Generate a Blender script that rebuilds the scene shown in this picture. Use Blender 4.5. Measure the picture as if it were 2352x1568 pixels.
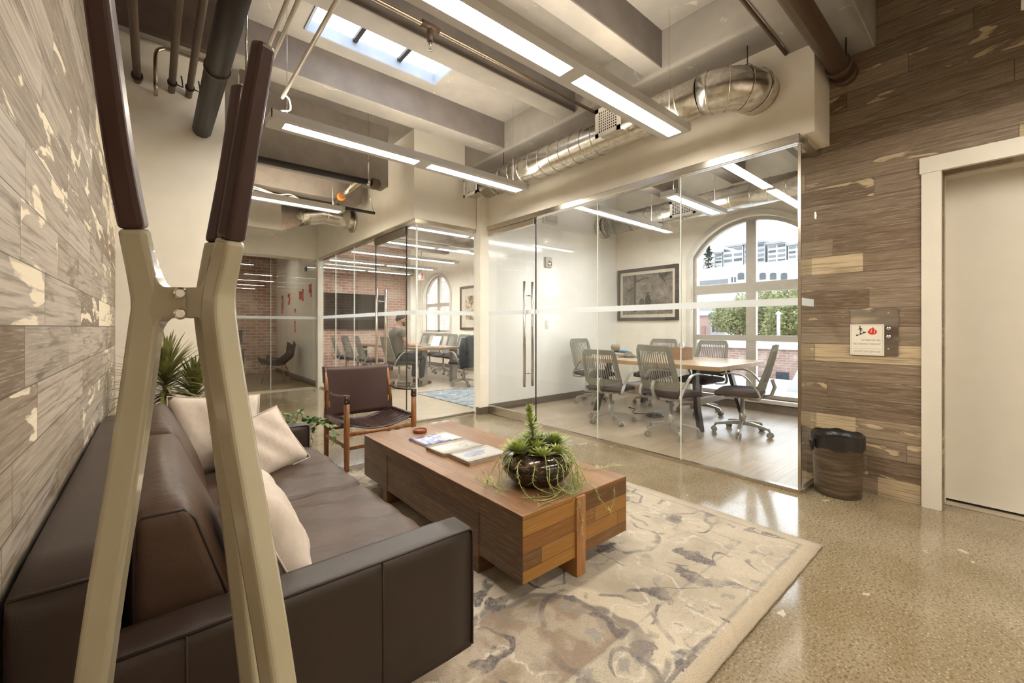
import bpy, bmesh, math, random
from math import sin, cos, pi, radians, sqrt, atan2
from mathutils import Vector, Matrix
random.seed(7)
for o in list(bpy.data.objects): bpy.data.objects.remove(o)
scene = bpy.context.scene
COL = scene.collection

# ------------------------------------------------------------------ camera, sky, exposure
EYE = 1.15
YAW = radians(40.35)
cam_d = bpy.data.cameras.new('camera'); cam = bpy.data.objects.new('camera', cam_d); COL.objects.link(cam)
cam.location = (0, 0, EYE); cam.rotation_euler = (radians(90), 0, -YAW)
cam_d.sensor_width = 36; cam_d.lens = 970 / 2352 * 36; cam_d.shift_y = -34 / 2352
cam_d.clip_start = .02; cam_d.clip_end = 400
scene.camera = cam

world = bpy.data.worlds.new('world'); scene.world = world; world.use_nodes = True
wn = world.node_tree; wn.nodes.clear()
w_out = wn.nodes.new('ShaderNodeOutputWorld'); w_bg = wn.nodes.new('ShaderNodeBackground')
w_tc = wn.nodes.new('ShaderNodeTexCoord'); w_sx = wn.nodes.new('ShaderNodeSeparateXYZ'); w_rp = wn.nodes.new('ShaderNodeValToRGB')
wn.links.new(w_tc.outputs['Generated'], w_sx.inputs[0]); wn.links.new(w_sx.outputs['Z'], w_rp.inputs[0])
w_rp.color_ramp.elements[0].position = 0; w_rp.color_ramp.elements[0].color = (.93, .95, .97, 1)
w_rp.color_ramp.elements[1].position = .8; w_rp.color_ramp.elements[1].color = (.78, .87, 1, 1)
wn.links.new(w_rp.outputs[0], w_bg.inputs['Color']); w_bg.inputs['Strength'].default_value = 4.2
wn.links.new(w_bg.outputs[0], w_out.inputs['Surface'])

LAMP = 46.0          # emission of the ceiling light diffusers
scene.view_settings.view_transform = 'Standard'; scene.view_settings.look = 'None'
scene.view_settings.gamma = 1; scene.view_settings.use_curve_mapping = False
scene.view_settings.exposure = 0.5

# ------------------------------------------------------------------ helpers
FWD = Vector((sin(YAW), cos(YAW), 0)); RGT = Vector((cos(YAW), -sin(YAW), 0))
def at(px, py, d):            # a place the photo shows at pixel px, py, a distance d in front of the lens
    return Vector((0, 0, EYE)) + FWD * d + RGT * ((px - 1176) / 970 * d) + Vector((0, 0, (750 - py) / 970 * d))

class MB:
    """collects shapes into one mesh"""
    def __init__(s): s.v = []; s.f = []; s.sm = []
    def add(s, vs, fs, smooth=False):
        n = len(s.v); s.v += [tuple(v) for v in vs]
        for f in fs: s.f.append(tuple(i + n for i in f)); s.sm.append(smooth)
        return s
    def box(s, x0, x1, y0, y1, z0, z1):
        return s.add([(x, y, z) for z in (z0, z1) for y in (y0, y1) for x in (x0, x1)],
                     [(0, 2, 3, 1), (4, 5, 7, 6), (0, 1, 5, 4), (2, 6, 7, 3), (0, 4, 6, 2), (1, 3, 7, 5)])
    def obox(s, c, ax, ay, az):   # half-axis vectors
        c, ax, ay, az = map(Vector, (c, ax, ay, az))
        return s.add([c + ax * i + ay * j + az * k for k in (-1, 1) for j in (-1, 1) for i in (-1, 1)],
                     [(0, 2, 3, 1), (4, 5, 7, 6), (0, 1, 5, 4), (2, 6, 7, 3), (0, 4, 6, 2), (1, 3, 7, 5)])
    def tube(s, pts, r, n=10, cap=True, smooth=True):
        pts = [Vector(p) for p in pts]; N = len(pts)
        rs = r if isinstance(r, (list, tuple)) else [r] * N
        vs = []; prev = None
        for i, p in enumerate(pts):
            t = (pts[min(i + 1, N - 1)] - pts[max(i - 1, 0)]).normalized()
            if prev is None:
                a = Vector((0, 0, 1)) if abs(t.z) < .9 else Vector((1, 0, 0))
                u = t.cross(a).normalized()
            else:
                u = (prev - t * prev.dot(t)); u = u.normalized() if u.length > 1e-6 else t.orthogonal().normalized()
            prev = u; w = t.cross(u)
            for k in range(n):
                a = 2 * pi * k / n
                vs.append(p + (u * cos(a) + w * sin(a)) * rs[i])
        fs = [(i * n + k, i * n + (k + 1) % n, (i + 1) * n + (k + 1) % n, (i + 1) * n + k) for i in range(N - 1) for k in range(n)]
        s.add(vs, fs, smooth)
        if cap:
            s.add(vs[:n], [tuple(range(n - 1, -1, -1))]); s.add(vs[-n:], [tuple(range(n))])
        return s
    def sweep(s, pts, secs, axes, cap=True, smooth=False):   # pts; secs = list of 2D section; axes = (u, w) vectors per point
        n = len(secs[0]); vs = []
        for p, sec, (u, w) in zip(pts, secs, axes):
            for a, b in sec: vs.append(Vector(p) + Vector(u) * a + Vector(w) * b)
        N = len(pts)
        fs = [(i * n + k, i * n + (k + 1) % n, (i + 1) * n + (k + 1) % n, (i + 1) * n + k) for i in range(N - 1) for k in range(n)]
        s.add(vs, fs, smooth)
        if cap: s.add(vs[:n], [tuple(range(n - 1, -1, -1))]); s.add(vs[-n:], [tuple(range(n))])
        return s
    def lathe(s, prof, c=(0, 0, 0), n=24, smooth=True, sx=1, sy=1, axis='Z'):
        c = Vector(c); vs = []
        for r, z in prof:
            for k in range(n):
                a = 2 * pi * k / n; q = (r * cos(a) * sx, r * sin(a) * sy, z)
                if axis == 'X': q = (q[2], q[0], q[1])
                if axis == 'Y': q = (q[0], q[2], q[1])
                vs.append(c + Vector(q))
        return s.add(vs, [(i * n + k, i * n + (k + 1) % n, (i + 1) * n + (k + 1) % n, (i + 1) * n + k) for i in range(len(prof) - 1) for k in range(n)], smooth)
    def prism(s, poly, o, u, w, d):     # 2D polygon in the plane o,u,w pushed out along vector d
        o, u, w, d = map(Vector, (o, u, w, d)); n = len(poly)
        vs = [o + u * a + w * b for a, b in poly] + [o + u * a + w * b + d for a, b in poly]
        return s.add(vs, [tuple(range(n - 1, -1, -1)), tuple(range(n, 2 * n))] + [(k, (k + 1) % n, n + (k + 1) % n, n + k) for k in range(n)])
    def grid(s, fn, nu, nv, smooth=True, closed_u=False):
        vs = [fn(i / nu, j / nv) for j in range(nv + 1) for i in range(nu + (0 if closed_u else 1))]
        w = nu if closed_u else nu + 1
        fs = [(j * w + i, j * w + (i + 1) % w, (j + 1) * w + (i + 1) % w, (j + 1) * w + i) for j in range(nv) for i in range(nu)]
        return s.add(vs, fs, smooth)
    def leaf(s, p, d, up, L, wd, bend=.3, n=4):    # a narrow bent leaf with a fold, starting at p along d
        p, d, up = Vector(p), Vector(d).normalized(), Vector(up)
        side = d.cross(up); side = side.normalized() if side.length > 1e-5 else d.orthogonal().normalized()
        vs = []
        for i in range(n + 1):
            t = i / n; c = p + d * (L * t) - Vector((0, 0, 1)) * (bend * L * t * t)
            hw = wd * (1 - t) ** .6 * min(1, .55 + t * 1.6)
            vs += [c - side * hw, c + Vector((0, 0, -.25 * hw)), c + side * hw]
        return s.add(vs, [(3 * i + k, 3 * i + k + 1, 3 * i + k + 4, 3 * i + k + 3) for i in range(n) for k in (0, 1)], True)
    def build(s, name, mat, parent=None, loc=None, bevel=0, seg=2, subsurf=0, solid=0):
        """links the shapes as ONE mesh object; with loc, coordinates were given in the world and the origin goes to loc"""
        me = bpy.data.meshes.new(name)
        pw = Vector(parent['_w']) if parent is not None and parent.get('_w') is not None else None
        off = Vector(loc) if loc is not None else (pw if pw is not None else Vector((0, 0, 0)))
        me.from_pydata([tuple(Vector(v) - off) for v in s.v], [], s.f); me.update()
        me.polygons.foreach_set('use_smooth', s.sm)
        bm = bmesh.new(); bm.from_mesh(me); bmesh.ops.remove_doubles(bm, verts=bm.verts, dist=1e-6)
        bmesh.ops.recalc_face_normals(bm, faces=bm.faces); bm.to_mesh(me); bm.free()
        o = bpy.data.objects.new(name, me); COL.objects.link(o)
        for m in (mat if isinstance(mat, list) else [mat]): me.materials.append(m)
        if parent is not None: o.parent = parent
        o.location = off - pw if pw is not None else (Vector(loc) if loc is not None else Vector((0, 0, 0)))
        if pw is not None: o['_w'] = tuple(off)
        if solid: md = o.modifiers.new('s', 'SOLIDIFY'); md.thickness = solid; md.offset = 0
        if bevel:
            md = o.modifiers.new('b', 'BEVEL'); md.width = bevel; md.segments = seg; md.limit_method = 'ANGLE'; md.angle_limit = radians(40)
            md.harden_normals = False
        if subsurf: md = o.modifiers.new('u', 'SUBSURF'); md.levels = md.render_levels = subsurf
        return o

def tag(o, label=None, cat=None, group=None, kind=None):
    if label: o['label'] = label
    if cat: o['category'] = cat
    if group: o['group'] = group
    if kind: o['kind'] = kind
    return o
def thing(name, label, cat, loc=(0, 0, 0), rz=0, group=None, world=False):
    """an Empty at the thing's base that parents its parts; world=True: parts give world coordinates"""
    o = bpy.data.objects.new(name, None); COL.objects.link(o); o.empty_display_size = .1
    o.location = loc; o.rotation_euler = (0, 0, rz)
    if world: o['_w'] = tuple(loc)
    return tag(o, label, cat, group)
def single(mb, name, mat, label, cat, loc, group=None, **kw):
    return tag(mb.build(name, mat, None, loc, **kw), label, cat, group)
def struct(mb, name, mat, label=None, cat=None, loc=None, parent=None, **kw):
    o = mb.build(name, mat, parent, loc, **kw)
    if parent is None: tag(o, label, cat, kind='structure')
    return o
def struct_root(name, label, cat, loc):
    o = thing(name, label, cat, loc, world=True); o['kind'] = 'structure'; return o
def copy_tree(o, parent=None):
    c = o.copy(); COL.objects.link(c); c.parent = parent
    for ch in list(o.children): copy_tree(ch, c)
    return c
def B(*a): return MB().box(*a)
def arc(c, r, a0, a1, n, u=(1, 0, 0), w=(0, 0, 1)):
    c, u, w = Vector(c), Vector(u), Vector(w)
    return [c + u * (r * cos(a0 + (a1 - a0) * i / n)) + w * (r * sin(a0 + (a1 - a0) * i / n)) for i in range(n + 1)]
def smooth_path(pts, k=6):      # Catmull-Rom through the points
    pts = [Vector(p) for p in pts]; out = []
    P = [pts[0] * 2 - pts[1]] + pts + [pts[-1] * 2 - pts[-2]]
    for i in range(1, len(P) - 2):
        for j in range(k):
            t = j / k; a, b, c, d = P[i - 1], P[i], P[i + 1], P[i + 2]
            out.append(.5 * ((2 * b) + (c - a) * t + (2 * a - 5 * b + 4 * c - d) * t * t + (3 * b - a - 3 * c + d) * t ** 3))
    return out + [pts[-1]]

# ------------------------------------------------------------------ materials
def srgb(r, g, b): 
    f = lambda c: c / 12.92 if c <= .04045 else ((c + .055) / 1.055) ** 2.4
    return (f(r / 255), f(g / 255), f(b / 255), 1)
class NT:
    def __init__(s, name):
        s.m = bpy.data.materials.new(name); s.m.use_nodes = True; s.t = s.m.node_tree; s.n = s.t.nodes
        s.b = s.n['Principled BSDF']; s.out = s.n['Material Output']; s._tc = None
    def node(s, typ, ins=None, **props):
        nd = s.n.new(typ)
        for k, v in props.items(): setattr(nd, k, v)
        for k, v in (ins or {}).items(): s.set(nd.inputs[k], v)
        return nd
    def set(s, sock, v):
        if hasattr(v, 'is_output'): s.t.links.new(v, sock)
        else: sock.default_value = v
    def obj(s):
        if s._tc is None: s._tc = s.node('ShaderNodeTexCoord')
        return s._tc.outputs['Object']
    def sep(s, v): return s.node('ShaderNodeSeparateXYZ', {0: v}).outputs
    def vec(s, x=0., y=0., z=0.): return s.node('ShaderNodeCombineXYZ', {0: x, 1: y, 2: z}).outputs[0]
    def m_(s, op, a, b=0., c=0., clamp=False):
        return s.node('ShaderNodeMath', {0: a, 1: b, 2: c}, operation=op, use_clamp=clamp).outputs[0]
    def noise(s, vec, scale=5., detail=3., rough=.5, dist=0., out=0):
        return s.node('ShaderNodeTexNoise', {'Vector': vec, 'Scale': scale, 'Detail': detail, 'Roughness': rough, 'Distortion': dist}).outputs[out]
    def voro(s, vec, scale=5., feature='F1', out='Distance', rnd=1.):
        return s.node('ShaderNodeTexVoronoi', {'Vector': vec, 'Scale': scale, 'Randomness': rnd}, feature=feature).outputs[out]
    def white(s, v, dim='2D'):
        nd = s.node('ShaderNodeTexWhiteNoise', noise_dimensions=dim)
        s.set(nd.inputs['W' if dim == '1D' else 'Vector'], v); return nd.outputs
    def ramp(s, fac, stops, interp='LINEAR'):
        nd = s.node('ShaderNodeValToRGB', {0: fac}); cr = nd.color_ramp; cr.interpolation = interp
        while len(cr.elements) < len(stops): cr.elements.new(.5)
        for e, (p, c) in zip(cr.elements, stops):
            e.position = p; e.color = c if isinstance(c, (tuple, list)) else (c, c, c, 1)
        return nd.outputs[0]
    def mix(s, fac, a, b, mode='MIX'):
        nd = s.node('ShaderNodeMix', data_type='RGBA', blend_type=mode)
        s.set(nd.inputs[0], fac); s.set(nd.inputs[6], a); s.set(nd.inputs[7], b); return nd.outputs[2]
    def step(s, v, lo, hi):      # smooth 0..1
        nd = s.node('ShaderNodeMapRange', {0: v, 1: lo, 2: hi}, interpolation_type='SMOOTHSTEP'); return nd.outputs[0]
    def bump(s, h, strength=.3, dist=.01):
        nd = s.node('ShaderNodeBump', {'Height': h, 'Strength': strength, 'Distance': dist}); s.set(s.b.inputs['Normal'], nd.outputs[0])
    def fin(s, color=None, rough=None, metal=None, spec=None, coat=None, sheen=None):
        for k, v in (('Base Color', color), ('Roughness', rough), ('Metallic', metal), ('Specular IOR Level', spec), ('Coat Weight', coat), ('Sheen Weight', sheen)):
            if v is not None: s.set(s.b.inputs[k], v)
        return s.m
def plain(name, col, rough=.5, metal=0., var=.06, scale=6., spec=.5, bump=0., bscale=60., coat=0., stretch=(1, 1, 1)):
    """a colour with a soft procedural variation"""
    t = NT(name); v = t.obj()
    if stretch != (1, 1, 1): v = t.node('ShaderNodeVectorMath', {0: v, 1: stretch}, operation='MULTIPLY').outputs[0]
    n = t.noise(v, scale, 4.)
    c = t.mix(t.step(n, .3, .7), tuple(x * (1 - var) for x in col[:3]) + (1,), tuple(min(1, x * (1 + var)) for x in col[:3]) + (1,))
    if bump: t.bump(t.noise(v, bscale, 3.), bump, .004)
    return t.fin(c, rough, metal, spec, coat)
def emit(name, col, st):
    t = NT(name); t.b.inputs['Emission Color'].default_value = col; t.b.inputs['Emission Strength'].default_value = st
    return t.fin((.8, .8, .8, 1), .4)
def glass(name, tint=(.975, .985, .98, 1), refl=.9, base=.04, rough=0.):
    t = NT(name); t.n.remove(t.b)
    lw = t.node('ShaderNodeLayerWeight', {'Blend': .5}).outputs['Facing']
    f = t.m_('MULTIPLY_ADD', t.m_('POWER', lw, 5.), refl, base)
    tr = t.node('ShaderNodeBsdfTransparent', {0: tint}); gl = t.node('ShaderNodeBsdfGlossy', {'Color': (1, 1, 1, 1), 'Roughness': rough})
    mx = t.node('ShaderNodeMixShader', {0: f, 1: tr.outputs[0], 2: gl.outputs[0]})
    t.t.links.new(mx.outputs[0], t.out.inputs['Surface']); return t.m

def planks(name, ax, h, w, cols, cream=None, cream_amt=.0, grain=.5, gap=.012, rough=.6, patch=.62, bump=.5, sat_noise=.5, boards=()):
    """boards running along ax[0], stacked along ax[1]; cols = ramp of board colours"""
    t = NT(name); s = t.sep(t.obj()); I = dict(X=0, Y=1, Z=2); u = s[I[ax[0]]]; v = s[I[ax[1]]]
    vr = t.m_('DIVIDE', v, h); row = t.m_('FLOOR', vr)
    uu = t.m_('MULTIPLY_ADD', t.white(row, '1D')[0], 7.31, t.m_('MULTIPLY', t.m_('DIVIDE', u, w), t.m_('MULTIPLY_ADD', t.white(t.m_('ADD', row, 91.5), '1D')[0], .9, .6))); col = t.m_('FLOOR', uu)
    wn_ = t.white(t.vec(row, col, 0.)); r = wn_[0]; rc = t.sep(wn_[1]); r2 = rc[0]; r3 = rc[2]
    off = t.m_('MULTIPLY', r, 37.)
    gv = t.vec(t.m_('ADD', t.m_('MULTIPLY', u, 1.1), off), t.m_('MULTIPLY', v, 34.), off)
    g = t.noise(gv, 2.2, 7., .62, .35)
    g2 = t.noise(t.vec(t.m_('ADD', t.m_('MULTIPLY', u, 3.), off), t.m_('MULTIPLY', v, 90.), off), 2.5, 3., .6)
    blot = t.noise(t.vec(t.m_('ADD', t.m_('MULTIPLY', u, 1.6), off), t.m_('MULTIPLY', v, 6.), off), 2., 4., .55, .6)
    c = t.ramp(r, cols)
    dk = t.mix(t.m_('MULTIPLY', t.step(g, .42, .70), grain), c, (.09, .055, .03, 1), 'MIX')
    dk = t.mix(t.m_('MULTIPLY', t.step(blot, .52, .70), sat_noise * .7), dk, (.11, .065, .032, 1))
    lt = t.mix(t.m_('MULTIPLY', t.step(g2, .5, .68), grain * .55), dk, (.60, .52, .42, 1))
    if cream:
        k1 = t.m_('MULTIPLY', t.step(blot, patch, patch + .035), t.m_('GREATER_THAN', r3, .55))
        k2 = t.m_('MULTIPLY', t.m_('GREATER_THAN', r2, 1 - cream_amt), t.step(blot, .30, .40))
        k = t.m_('MAXIMUM', k1, k2)
        k = t.m_('MULTIPLY', k, t.m_('SUBTRACT', 1., t.m_('MULTIPLY', t.step(g, .5, .68), .6)))
        lt = t.mix(k, lt, cream)
    for u0, u1, rw in boards:       # boards that kept an old coat of cream paint
        k = t.m_('MULTIPLY', t.m_('MULTIPLY', t.m_('GREATER_THAN', u, u0), t.m_('LESS_THAN', u, u1)), t.m_('COMPARE', row, float(rw), .1))
        k = t.m_('MULTIPLY', k, t.m_('SUBTRACT', 1., t.m_('MULTIPLY', t.step(g, .45, .62), .65)))
        lt = t.mix(k, lt, cream)
    fv = t.m_('FRACT', vr); fu = t.m_('FRACT', uu)
    e1 = t.m_('LESS_THAN', t.m_('MINIMUM', fv, t.m_('SUBTRACT', 1., fv)), gap)
    e2 = t.m_('LESS_THAN', t.m_('MINIMUM', fu, t.m_('SUBTRACT', 1., fu)), gap * h / w)
    e = t.m_('MAXIMUM', e1, e2)
    c = t.mix(t.m_('MULTIPLY', e, .75), lt, (.04, .028, .02, 1))
    hgt = t.m_('ADD', t.m_('MULTIPLY', g, .4), t.m_('ADD', t.m_('MULTIPLY', r, .8), t.m_('MULTIPLY', e, -1.5)))
    t.bump(hgt, bump, .006)
    return t.fin(c, rough)
def bricks(name, ax, c1, c2, mortar, white=.35):
    t = NT(name); s = t.sep(t.obj()); I = dict(X=0, Y=1, Z=2)
    v = t.vec(s[I[ax[0]]], s[I[ax[1]]], 0.)
    n = t.noise(v, 3., 4.)
    vd = t.node('ShaderNodeVectorMath', {0: v, 1: t.node('ShaderNodeVectorMath', {0: t.noise(v, 14., 2., out=1), 'Scale': .008}, operation='SCALE').outputs[0]}, operation='ADD').outputs[0]
    b = t.node('ShaderNodeTexBrick', {'Vector': vd, 'Color1': c1, 'Color2': c2, 'Mortar': mortar, 'Scale': 1., 'Mortar Size': .009, 'Mortar Smooth': .15, 'Bias': .0, 'Brick Width': .23, 'Row Height': .078})
    c = t.mix(t.m_('MULTIPLY', t.step(n, .48, .68), white), b.outputs[0], (.62, .55, .47, 1))
    c = t.mix(t.m_('MULTIPLY', t.noise(v, 40., 3.), .5), c, t.mix(.45, c, (.1, .05, .03, 1)))
    t.bump(t.m_('SUBTRACT', 1., b.outputs['Fac']), .5, .01)
    return t.fin(c, .85)

M = {}
CREAM = (.66, .58, .46, 1)
M['wall'] = plain('painted_wall', (.89, .835, .73, 1), .75, var=.02, bump=.06, bscale=180)
M['wall_white'] = plain('white_wall', (.86, .84, .79, 1), .6, var=.02)
M['whiteboard'] = plain('gloss_white_wall', (.90, .89, .85, 1), .12, var=.015)
M['trim'] = plain('cream_trim', (.70, .655, .57, 1), .4, var=.02)
M['backlit_trim'] = plain('backlit_trim', (.46, .42, .36, 1), .45, var=.02)  # cream trim made darker: backlight shade put into the colour
M['baseboard'] = plain('dark_base', (.12, .095, .075, 1), .5)
M['steel'] = plain('brushed_steel', (.62, .57, .50, 1), .22, 1., var=.08, stretch=(1, 1, 40))
M['chrome'] = plain('chrome', (.78, .76, .72, 1), .12, 1., var=.02)
M['galv'] = None
t = NT('galvanised'); v = t.obj(); c = t.ramp(t.voro(v, 45., out='Color'), [(0, (.56, .53, .47, 1)), (1, (.78, .75, .69, 1))]); t.bump(t.noise(v, 9., 2.), .12, .01); M['galv'] = t.fin(c, .24, 1.)
M['black_metal'] = plain('black_pipe', (.024, .019, .017, 1), .45, .1)
M['pipe_brown'] = plain('painted_pipe', (.13, .085, .058, 1), .45, .2)
M['copper_pipe'] = plain('conduit', (.55, .46, .34, 1), .25, 1.)
M['white_plastic'] = plain('white_plastic', (.78, .75, .68, 1), .35)
M['fixture'] = plain('fixture_body', (.62, .60, .58, 1), .35, .1, var=.02)
M['lamp'] = emit('diffuser', (1, .91, .77, 1), LAMP)
M['lamp_office'] = emit('cool_diffuser', (.98, .98, .95, 1), LAMP * .85)
M['lamp_fill'] = emit('fill_diffuser', (1, .86, .66, 1), LAMP * .45)
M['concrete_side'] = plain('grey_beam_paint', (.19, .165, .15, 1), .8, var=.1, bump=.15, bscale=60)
M['pane'] = glass('clear_glass')
M['frost'] = None
t = NT('frosted_film'); t.n.remove(t.b)
df = t.node('ShaderNodeBsdfDiffuse', {0: (.82, .85, .85, 1)}); tl = t.node('ShaderNodeBsdfTranslucent', {0: (.9, .93, .95, 1)}); tp = t.node('ShaderNodeBsdfTransparent', {0: (1, 1, 1, 1)})
m1 = t.node('ShaderNodeMixShader', {0: .5, 1: df.outputs[0], 2: tl.outputs[0]}); m2 = t.node('ShaderNodeMixShader', {0: .25, 1: m1.outputs[0], 2: tp.outputs[0]})
t.t.links.new(m2.outputs[0], t.out.inputs['Surface']); M['frost'] = t.m

# concrete ceiling
t = NT('concrete_ceiling'); v = t.obj(); n = t.noise(v, 2.5, 5.); n2 = t.noise(v, 60., 3.)
c = t.mix(t.step(n, .35, .7), (.30, .275, .25, 1), (.375, .34, .295, 1)); c = t.mix(t.step(t.noise(v, 7., 5., .6, 1.), .66, .69), c, (.46, .42, .36, 1))
t.bump(t.m_('ADD', n, t.m_('MULTIPLY', n2, .3)), .25, .01); M['concrete'] = t.fin(c, .85)
# polished concrete floor
t = NT('polished_concrete'); v = t.obj()
c = t.mix(t.step(t.noise(v, 1.1, 5., .55), .35, .68), (.205, .155, .085, 1), (.33, .275, .19, 1))
sp = t.noise(v, 85., 2., .6); c = t.mix(t.m_('MULTIPLY', t.step(sp, .5, .64), .72), c, (.10, .068, .035, 1))
sp2 = t.noise(v, 110., 2., .6); c = t.mix(t.m_('MULTIPLY', t.step(sp2, .56, .7), .5), c, (.60, .52, .40, 1))
vv = t.node('ShaderNodeVectorMath', {0: v, 1: (1.4, 2.3, 1)}, operation='MULTIPLY').outputs[0]
vn = t.node('ShaderNodeVectorMath', {0: vv, 1: t.node('ShaderNodeVectorMath', {0: t.noise(v, 14., 4., out=1), 'Scale': .35}, operation='SCALE').outputs[0]}, operation='ADD').outputs[0]
pt = t.m_('MULTIPLY', t.m_('LESS_THAN', t.voro(vn, 2.2), .10), t.m_('GREATER_THAN', t.noise(v, 1.7, 2.), .47))
c = t.mix(t.m_('MULTIPLY', pt, .75), c, (.56, .48, .37, 1))
M['floor'] = t.fin(c, t.m_('MULTIPLY_ADD', t.noise(v, 5., 3.), .10, .09), spec=.6, coat=.25)
t.b.inputs['Coat Roughness'].default_value = .06
RW = [(0, (.27, .20, .135, 1)), (.3, (.36, .28, .205, 1)), (.55, (.42, .345, .265, 1)), (.8, (.33, .25, .175, 1)), (1, (.47, .40, .32, 1))]
M['wood_left'] = planks('reclaimed_boards_pale', 'YZ', .128, .62, [(0, (.19, .135, .085, 1)), (.25, (.37, .305, .235, 1)), (.5, (.46, .395, .32, 1)), (.7, (.22, .16, .105, 1)), (.85, (.40, .35, .295, 1)), (1, (.53, .46, .38, 1))], (.80, .70, .53, 1), .05, .7, patch=.555, sat_noise=1.1)
M['wood_right'] = planks('reclaimed_boards_dark', 'YZ', .128, .95, [(0, (.13, .080, .042, 1)), (.2, (.22, .155, .098, 1)), (.4, (.28, .21, .145, 1)), (.6, (.16, .105, .062, 1)), (.8, (.24, .175, .12, 1)), (1, (.33, .245, .16, 1))], (.56, .44, .28, 1), .03, .6, patch=.61, sat_noise=.9, boards=((.36, .94, 7), (.70, .93, 3), (.37, .58, 0), (.66, .96, 12)))
M['floor_wood'] = planks('office_floor_boards', 'XY', .16, 1.3, [(0, (.42, .33, .24, 1)), (.5, (.47, .38, .28, 1)), (1, (.52, .42, .32, 1))], None, 0, .32, .006, .28, bump=.08, sat_noise=.15)
M['brick'] = bricks('red_brick', 'XZ', (.40, .20, .14, 1), (.52, .32, .24, 1), (.62, .55, .48, 1), .5)
M['brick_out'] = bricks('outside_brick', 'YZ', (.26, .145, .115, 1), (.32, .20, .16, 1), (.36, .32, .29, 1), .3)
M['carpet'] = plain('dark_carpet', (.20, .145, .075, 1), .95, var=.3, scale=90)
M['leather'] = plain('brown_leather', (.030, .017, .012, 1), .42, var=.14, scale=5., bump=.14, bscale=260)
t = NT('brown_leather_cushion'); v = t.obj(); vs_ = t.node('ShaderNodeVectorMath', {0: v, 1: (3.2, 13., 6.)}, operation='MULTIPLY').outputs[0]
wr = t.noise(vs_, 1.6, 4., .55, .8); t.bump(t.m_('ADD', wr, t.m_('MULTIPLY', t.noise(v, 240., 2.), .12)), .38, .012)
M['leather_light'] = t.fin(t.mix(t.step(t.noise(v, 5., 4.), .3, .7), (.052, .028, .017, 1), (.074, .041, .026, 1)), .42, spec=.38)
M['seam'] = plain('dark_seam', (.03, .018, .014, 1), .6)
M['pillow'] = plain('linen_pillow', (.57, .49, .42, 1), .9, var=.05, scale=30., bump=.25, bscale=400)
M['ox_leather'] = plain('oxblood_leather', (.045, .017, .015, 1), .38, var=.15, scale=8., bump=.1, bscale=200)
M['brass'] = plain('brass', (.62, .45, .2, 1), .3, 1.)
M['rosewood'] = plain('chair_wood', (.24, .095, .03, 1), .35, var=.35, scale=5., stretch=(9, 9, 1))
M['rack_cream'] = plain('rack_lacquer', (.37, .325, .225, 1), .14, var=.03, coat=.5)
M['rack_brown'] = plain('rack_maroon', (.034, .009, .006, 1), .38, var=.1, coat=.1)
M['mesh_grey'] = plain('chair_grey_plastic', (.235, .225, .195, 1), .5, var=.04)
M['chair_frame'] = plain('chair_silver', (.44, .425, .39, 1), .3, .5, var=.03)
M['chair_seat'] = plain('dark_seat_fabric', (.055, .042, .042, 1), .9, var=.2, scale=90)
M['caster'] = plain('caster_grey', (.30, .29, .27, 1), .45)
M['dark'] = plain('dark_plastic', (.04, .038, .04, 1), .4)
M['tv'] = plain('tv_screen', (.012, .010, .010, 1), .06)
# ------------------------------------------------------------------ the shell
struct(MB().box(-.35, 3.40, -2.6, 4.55, -.12, 0).box(-.35, 2.40, 4.55, 8.5, -.12, 0).box(3.40, 4.2, -2.6, .95, -.12, 0), 'floor', M['floor'], 'polished tan concrete floor of the lounge', 'floor')
struct(B(3.40, 6.6, .95, 4.62, -.12, 0), 'floor', M['floor_wood'], 'grey brown board floor of the glass meeting room by the arched window', 'floor')
struct(B(2.40, 6.6, 4.62, 12.3, -.12, 0), 'floor', plain('pale_floor', (.50, .41, .30, 1), .3, var=.06), 'pale tan floor of the far meeting room', 'floor')
struct(B(.30, 2.40, 8.5, 12.3, -.12, 0), 'floor', M['carpet'], 'dark carpet of the brick office', 'floor')

# ceiling slab with the roof light opening, beams running across, girder along the glass
SK = (.90, 2.08, 2.93, 3.60)
struct(MB().box(-.35, 6.6, -2.6, SK[2], 3.5, 3.585).box(-.35, 6.6, SK[3], 12.3, 3.5, 3.585).box(-.35, SK[0], SK[2], SK[3], 3.5, 3.585).box(SK[1], 6.6, SK[2], SK[3], 3.5, 3.585),
       'ceiling', M['concrete'], 'rough cream concrete ceiling slab', 'ceiling')
beams = [(-.2, 3.1, 1.785, 1.95, 3.2, 'second'), (-.2, 3.1, 2.69, 2.88, 3.2, 'third'), (-.2, 3.1, 3.76, 4.0, 3.2, 'fourth'), (-.2, 3.1, -.35, -.18, 3.2, 'hidden'),
         (.44, 2.12, 4.75, 4.97, 2.80, 'deep'), (.44, 2.24, 5.9, 6.12, 2.88, 'deep'), (.44, 2.36, 7.2, 7.4, 3.0, 'deep'),
         (3.9, 6.35, 1.5, 1.68, 3.2, ''), (3.9, 6.35, 2.4, 2.58, 3.2, ''), (3.9, 6.35, 3.4, 3.58, 3.2, ''),
         (2.46, 6.35, 5.6, 5.8, 3.2, ''), (2.46, 6.35, 6.7, 6.9, 3.2, ''), (2.46, 6.35, 7.8, 8.0, 3.2, ''), (2.46, 6.35, 9., 9.2, 3.2, ''), (2.46, 6.35, 10.2, 10.4, 3.2, '')]
M['concrete_dark'] = plain('grey_painted_concrete', (.26, .22, .185, 1), .8, var=.12)
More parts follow.
